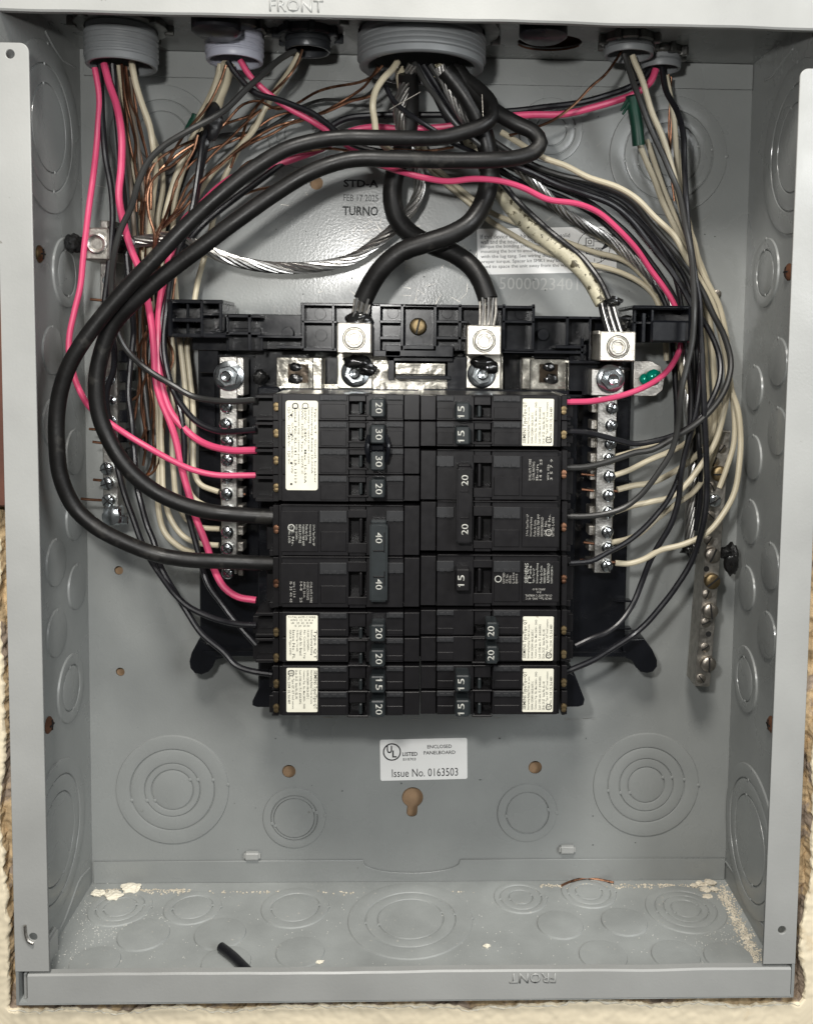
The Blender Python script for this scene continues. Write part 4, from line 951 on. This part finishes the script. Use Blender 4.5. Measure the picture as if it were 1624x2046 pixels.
kw('outermost black wire of the right bundle, swinging back to the upper double breaker terminal',[(858,128),(905,195),(960,260),(1020,305),(1071,331),(1123,350),(1172,360),(1222,378),(1262,402),(1292,436),(1323,473),(1354,510),(1379,543),(1404,583),(1426,630),(1446,670),(1457,712),(1456,748),(1444,787),(1423,818),(1390,848),(1345,875),(1300,898),(1269,904),(1235,916),(1201,927),(1167,934),(1129,935)],[46,40,34,38,38,40,50,54,58],12.5,'wgrey')
kw('black wire inside the outermost one, ending under the red wire at the top right breaker',[(845,128),(890,200),(940,265),(985,312),(1031,337),(1108,366),(1169,386),(1216,402),(1252,432),(1277,463),(1308,503),(1339,540),(1367,577),(1395,625),(1424,675),(1438,718),(1438,754),(1425,795),(1395,840),(1350,868),(1300,883),(1269,887),(1235,880),(1201,871),(1167,863),(1124,860)],[46,38,30,34,34,38,48,54,58],11.5)
kw('black wire in the right bundle ending at the single 15 amp breaker',[(835,128),(870,190),(925,255),(980,300),(1045,330),(1120,360),(1180,380),(1235,412),(1282,452),(1322,500),(1348,550),(1362,620),(1372,700),(1380,780),(1378,850),(1370,900),(1358,945),(1340,990),(1319,1020),(1283,1058),(1246,1087),(1212,1104),(1179,1120),(1136,1126)],[46,36,28,28,28,32,40,46,56],11)
kw('glossy black wire of the right bundle that drops behind the hook',[(850,130),(900,215),(960,282),(1030,325),(1110,352),(1180,374),(1245,402),(1300,455),(1340,510),(1370,560),(1386,620),(1392,700),(1393,800),(1396,900),(1398,1000),(1390,1060)],[44,30,24,24,26,30,34,30],10.5)
kw('short black wire angling from the big fitting behind the white stub',[(770,170),(785,198),(810,222),(845,245),(872,262),(905,285),(960,310),(1020,350),(1060,372)],[46,48,44,30,24],10)
kw('black wire falling from the big fitting between the two stranded cables',[(828,124),(850,165),(880,205),(912,248),(940,275),(1000,318),(1070,350),(1150,378)],[46,50,46,32,28],11,'wgrey')
GW='cream insulated neutral wires'
def ww(label,xy,ds,w=11): return wire('neutral_wire',label,'wire',xy,ds,w,'white',GW)
ww('cream wire leaving the wide left fitting, lowest to reach the left neutral bar',[(262,122),(269,164),(284,210),(298,248),(305,289),(310,340),(306,400),(298,520),(302,640),(312,760),(318,850),(317,950),(315,1010),(328,1062),(359,1093),(395,1108),(440,1120)],[46,44,28,20,20,22,26,36],12)
ww('cream wire from the black ringed connector, tallest drop beside the left neutral bar',[(598,106),(578,140),(544,189),(525,224),(506,259),(480,292),(455,340),(436,390),(426,436),(408,515),(394,566),(382,640),(374,690),(379,745),(385,812),(385,902),(388,943),(400,968),(437,983)],[38,24,18,14,16,20,24,32,38],11)
ww('cream wire curving in just below the tallest one at the left neutral bar',[(445,140),(425,200),(395,270),(368,330),(350,400),(345,480),(352,600),(362,700),(372,800),(372,880),(372,945),(382,990),(405,1008),(438,1015)],[42,28,20,18,22,28,34,38],11)
ww('cream wire entering the left neutral bar just below the upper thick cable',[(440,140),(415,210),(385,275),(355,342),(338,394),(326,446),(325,520),(335,620),(345,700),(345,800),(344,880),(346,940),(353,1000),(373,1036),(400,1052),(438,1056)],[42,30,26,22,22,26,32,38],11)
ww('cream wire entering the left neutral bar just above the lower thick cable',[(262,130),(290,230),(318,310),(325,370),(314,440),(303,560),(306,680),(315,780),(322,830),(325,930),(327,985),(340,1036),(368,1072),(400,1085),(438,1089)],[42,26,16,16,18,24,32,38],11)
b=NB(); pp=path([(455,128),(448,160),(436,190),(430,214)],[43,36,32],.003); tube(b,pp,.0034,12); tag(mk('cable_sheath',b,'white',None,True),'wide torn cream cable sheath hanging from the lilac fitting','sheath')
wire('cable_sheath','narrow cream sheath curling left from the lilac fitting','sheath',[(442,126),(436,150),(425,180),(412,210),(400,232),(385,280)],[42,34,28],14,'white')
b0=blob('tape_wrap',at(425,240,36),.0052,'tape',None,(1.0,.8,1.7),.25,1.4,3,4); tag(b0,'black tape wrapped under the torn cream sheath','tape')
b0=blob('tape_wrap',at(405,284,34),.0036,'tape',None,(1.,.8,1.6),.25,1.4,3,6); tag(b0,'second small black tape wrap below the first','tape')
ww('cream stub leaving the big fitting and dropping behind the thick cable',[(795,122),(784,138),(767,155),(751,180),(745,210),(749,240),(753,275),(790,310)],[52,60,62,56,40],13)
ww('cream wire passing under the neutral cable, upper of the two by the sticker',[(800,135),(830,230),(861,325),(889,350),(923,380),(980,424),(1022,442),(1075,462),(1120,480),(1160,495),(1190,505),(1236,516),(1262,530),(1296,565),(1328,608),(1345,680),(1352,760)],[46,20,10,10,10,12,14,14],11)
ww('cream wire passing under the neutral cable, lower of the two by the sticker',[(795,140),(815,240),(850,322),(909,382),(940,408),(977,440),(1014,464),(1060,490),(1110,510),(1155,524),(1197,531),(1240,543),(1277,562),(1308,592),(1325,640),(1330,720)],[46,18,8,8,8,10,12,12],11)
ww('cream wire leaving the grey right fitting, outermost loop at the right side',[(1264,110),(1269,125),(1282,156),(1303,226),(1324,278),(1345,347),(1362,420),(1385,480),(1397,532),(1418,574),(1435,608),(1446,650),(1453,700),(1460,772),(1474,818),(1480,878),(1477,924),(1468,984),(1444,1030),(1410,1067),(1365,1088),(1320,1099),(1288,1117),(1259,1125),(1228,1124)],[40,40,38,30,30,34,38,44,40],12)
ww('cream wire hanging out of the green wire connector down the right bundle',[(1276,286),(1296,333),(1310,365),(1325,405),(1345,448),(1365,492),(1388,545),(1408,600),(1420,660),(1426,740),(1428,800),(1424,863),(1400,902),(1356,937),(1304,964),(1262,971),(1232,979)],[20,22,26,26,26,30,40],12)
ww('cream wire over the right black bundle coming out of the thick cable bend',[(1000,262),(1045,290),(1086,315),(1129,331),(1172,353),(1231,372),(1271,397),(1308,434),(1345,470),(1372,515),(1400,560),(1425,610),(1440,670),(1452,730),(1452,790),(1445,833),(1428,887),(1401,930),(1371,966),(1341,991),(1300,1003),(1257,1012),(1228,1022)],[40,44,44,42,34,34,38,42,42],12)
ww('cream wire low in the right bundle, second up on the right neutral bar',[(1330,150),(1345,230),(1350,300),(1360,400),(1375,480),(1392,560),(1412,640),(1424,720),(1436,800),(1438,860),(1426,905),(1407,948),(1383,984),(1347,1010),(1310,1040),(1280,1066),(1250,1078),(1220,1084)],[22,18,18,22,26,28,36,40],11)
ww('cream wire rising from the right neutral bar behind the hook',[(1352,700),(1368,760),(1385,800),(1390,840),(1375,880),(1335,903),(1300,918),(1257,938),(1226,950)],[16,20,28,38,41],11)
ww('short cream wire tucked under the double breaker lead at the right neutral bar',[(1330,880),(1300,890),(1268,900),(1226,912)],[30,36,40],8)
GC='bare copper ground wires'
def cw(label,xy,ds,w=5.5,m='copper'): return wire('copper_wire',label,'wire',xy,ds,w,m,GC,jit=.0014)
LAB=['bare copper wire leaving the big fitting high and drooping left','bare copper wire from the big fitting crossing under the black and red pair','bare copper wire below it reaching far left over the cream wire','bare copper wire running level through the middle of the left tangle','bare copper wire coming out of the black ringed connector','bare copper wire meeting the red arc above the thick cable','bare copper wire between the two thick cables at left',
'dark copper wire beside the cream one under the wide left fitting','dark copper wire bowing left under the wide left fitting','bare copper wire bending down past the left ground lug','bare copper wire alongside the torn sheath, curling left','bare copper wire twisting down over the stranded cable','bare copper wire crossing right of the twisted cream wires','bare copper wire kinked beside the left hook','bare copper wire looping to the left ground bar beside the red wire','bare copper wire looping just right of that loop','bare copper wire from the grey right fitting crossing the red wire','thin dark copper wire falling behind the right bundle','second thin dark copper wire behind the right bundle',
'dark copper wire going straight down in the left tangle','dark copper wire hidden deepest in the left tangle','dark copper wire with a wide bow in the left tangle','dark copper wire bent towards the third ground screw','copper wire emerging between thick cables at top centre','copper wire at the far left of the tangle under the sheath','brown copper pair end near the ground bar side']
CWS=[([(765,130),(745,148),(720,161),(661,175),(626,186),(586,207),(555,215),(518,201),(485,211),(462,236),(440,258),(400,280),(350,310),(312,350),(300,420)],[46,40,30,34,34,38]),
([(755,134),(730,165),(708,184),(673,210),(638,226),(602,238),(556,249),(520,268),(478,299),(462,336)],[46,36,26,24,30]),
([(750,186),(738,192),(696,203),(649,227),(600,243),(579,247),(544,268),(497,291),(450,320),(406,357),(380,400),(345,440),(312,470)],[40,34,30,28,30,30]),
([(620,220),(563,213),(532,218),(497,233),(450,248),(420,259),(390,276),(359,292),(317,318),(298,345),(290,400)],[18,22,26,40,42]),
([(605,100),(595,126),(574,158),(551,180),(520,205),(495,240),(480,280)],[38,42,30,18],),
([(760,300),(700,300),(650,298),(600,305),(560,312),(525,316),(492,324),(474,340),(440,385),(400,430)],[28,30,34,30,26]),
([(640,330),(584,349),(544,371),(509,379),(474,391),(445,410),(400,455),(360,500)],[24,26,26,26]),
([(244,128),(250,195),(262,247),(272,289),(270,330),(278,400)],[44,36,28,24]),
([(254,130),(258,170),(261,205),(277,240),(287,281),(293,325),(290,400),(285,500)],[44,38,34,28,24]),
([(380,300),(345,330),(310,350),(296,375),(294,410),(298,440),(306,468),(300,560),(292,650)],[44,46,44,36,26]),
([(450,130),(440,160),(425,190),(408,215),(386,240),(368,262),(352,290),(330,330)],[46,46,44,40]),
([(395,268),(388,300),(370,335),(352,370),(345,400),(330,440),(315,466),(305,520),(300,600)],[44,44,40,30]),
([(500,280),(450,320),(410,350),(385,380),(362,415),(335,440),(318,465),(310,540)],[30,34,38,30]),
([(350,560),(340,620),(336,675),(346,702),(346,722),(336,748),(330,800),(326,860),(322,900),(316,930),(296,950),(262,955)],[26,28,30,24,24]),
([(330,520),(312,600),(296,660),(281,697),(279,750),(276,790),(262,800)],[26,28,26,24]),
([(315,620),(303,700),(300,750),(307,810),(306,865),(305,916),(290,948),(262,958)],[26,24,24]),
([(1240,100),(1234,111),(1209,146),(1182,170),(1147,208),(1105,238),(1060,256),(1015,270)],[42,48,48,44]),
([(1336,150),(1337,222),(1338,312),(1345,400)],[14,12,12]),
([(1340,150),(1341,222),(1342,312),(1352,400)],[14,12,12]),
([(300,420),(292,500),(288,600),(284,700),(280,760),(270,830),(262,860)],[24,20,18,22]),
([(285,420),(278,520),(272,620),(276,720),(284,790),(290,860),(276,886)],[20,16,16,20]),
([(320,470),(302,540),(300,620),(290,690),(296,770),(298,840),(282,880),(262,886)],[22,18,20,20]),
([(330,460),(316,560),(310,650),(300,720),(288,770),(284,820),(292,870),(285,930)],[24,22,20,20]),
([(905,290),(860,300),(820,300),(780,298)],[40,44,42]),
([(250,135),(243,180),(252,240),(262,300),(274,360),(276,420)],[40,30,26,24]),
([(268,128),(265,180),(275,240),(292,300),(302,360),(303,430)],[40,30,22,20])]
for i,(lab,(xy,ds)) in enumerate(zip(LAB,CWS)):
    dark=i in (7,8,17,18,19,20,21,22,24,25)
    cw(lab,xy,ds,4 if i in(17,18) else 5.5,'dcopper' if dark else 'copper')
# further wires deep in the two side bundles
kw('deep black wire passing behind both red wires in the left bundle',[(228,128),(240,230),(262,330),(278,430),(284,520),(288,620),(284,720),(292,800),(300,860)],[26,16,12,14,18,20],10,'wgrey')
kw('black wire behind the copper ones, between hook and ground bar',[(470,128),(430,220),(380,320),(345,420),(322,500),(312,600),(300,700),(296,800),(290,900)],[26,14,10,12,14],10)
ww('cream wire deep behind the copper tangle at upper left',[(600,112),(560,170),(520,232),(470,300),(420,350),(380,420),(352,500),(340,590),(338,700),(352,800),(358,900)],[24,10,8,10,14,16],10)
ww('dull cream wire behind the thick red one below the wide fitting',[(236,128),(244,190),(252,250),(262,320),(276,390),(284,470),(290,560),(296,660)],[40,26,20,16,16],9)
kw('deep black wire lowest in the right bundle, crossing behind the red sweep',[(850,150),(900,250),(960,318),(1020,352),(1085,378),(1140,402),(1200,440),(1250,490),(1295,548),(1330,610),(1345,700),(1350,800),(1352,880)],[30,16,12,14,18,20],11)
kw('deep black wire second lowest in the right bundle',[(860,150),(915,250),(985,315),(1060,352),(1130,380),(1195,415),(1250,462),(1300,520),(1345,590),(1372,660),(1384,760),(1390,860),(1392,960),(1384,1040)],[30,20,16,20,22,22,20],11)
ww('cream wire deep in the right bundle behind the black ones',[(1290,280),(1320,360),(1350,440),(1375,520),(1396,600),(1408,700),(1414,800),(1420,880),(1412,940)],[12,14,18,20,20],11)
cw('dark copper wire doubling the one under the fitting',[(248,130),(256,190),(266,240),(280,300),(286,360),(280,430)],[34,26,22,20],5,'dcopper')
cw('dark copper wire criss-crossing under the black pair',[(590,220),(540,236),(500,262),(455,282),(415,300),(372,345),(340,400),(318,452)],[20,18,22,26],5,'dcopper')
cw('bare copper wire lying along the upper cream wire at left',[(520,215),(470,262),(430,300),(400,340),(370,380),(348,430)],[26,24,26],5)
cw('dark copper wire straight behind the left red wire pair',[(312,480),(318,560),(322,640),(318,720),(312,800),(318,870),(308,940)],[22,18,18],5,'dcopper')
ww('cream wire bowing wide at the right, ending behind the right ground bar',[(1352,300),(1372,420),(1396,520),(1425,600),(1444,680),(1458,760),(1466,830),(1464,890),(1450,940),(1436,975)],[14,20,26,30,30],11)
# brown-grey wires under the wide left fitting
for i,(xy,lab) in enumerate((([(232,128),(236,190),(248,260),(256,330),(264,400),(268,470),(266,560)],'dull grey-brown wire beside the thick red wire at upper left'),([(258,150),(262,200),(268,250),(280,330),(290,400),(296,470)],'dull grey-brown wire behind the copper ones at upper left'))):
    wire('brown_wire',lab,'wire',xy,[40,28,22,20],9,mat('brown_insulation_%d'%i,(.16,.13,.10),.5,0,.15,90),'dull brown wires')
# green wire connectors
def wirenut(label,xy,ds,w):
    o=wire('wire_connector',label,'wire connector',xy,ds,w,'greenp','green wire connectors',seg=12,jit=0)
    for k in range(2):
        a=at(xy[0][0]-8+6*k,xy[0][1]+10,ds[0]); b=NB(); tube(b,[a,at(xy[0][0]-22+4*k,xy[0][1]+30+8*k,ds[0])],.0014,6,lambda t:1-.6*t); mk('fin',b,'greenp',o,True)
wirenut('dark green wire connector hanging at the right behind the cream wires',[(1262,190),(1266,215),(1272,250),(1276,290)],[34,30,28],25)
wirenut('green wire connector peeking out beside the taped sheath',[(392,228),(386,244),(378,256)],[30,28],16)
# stray fibres
for i,(xy,lab) in enumerate((([(778,218),(840,183)],'thin bare stray strand crossing in front of the black cables'),([(963,188),(965,232)],'tiny stray hair on the thick cable bend'))):
    wire('stray_strand',lab,'strand',xy,[76,80],1.6,'oldbar',jit=0)
# inner stop: bright pin right of ground bar
wire('copper_tail','','',[(1436,860),(1448,861),(1458,862)],[28,28],4,'oldbar',parent=grR)
# copper ends in the right neutral bar
for x0,x1,y in ((1160,1186,948),(1162,1186,978),(1166,1186,1084),(1158,1186,1118),(1222,1234,980),(1216,1232,1122)):
    wire('copper_tail','','',[(x0,y),((x0+x1)/2,y+1),(x1,y+2)],[40,40],5.5,'dcopper',parent=NR)
for x0,x1,y in ((474,492,985),(474,490,1018)):
    wire('copper_tail','','',[(x0,y),((x0+x1)/2,y+1),(x1,y+2)],[38,38],5.5,'dcopper',parent=NL)
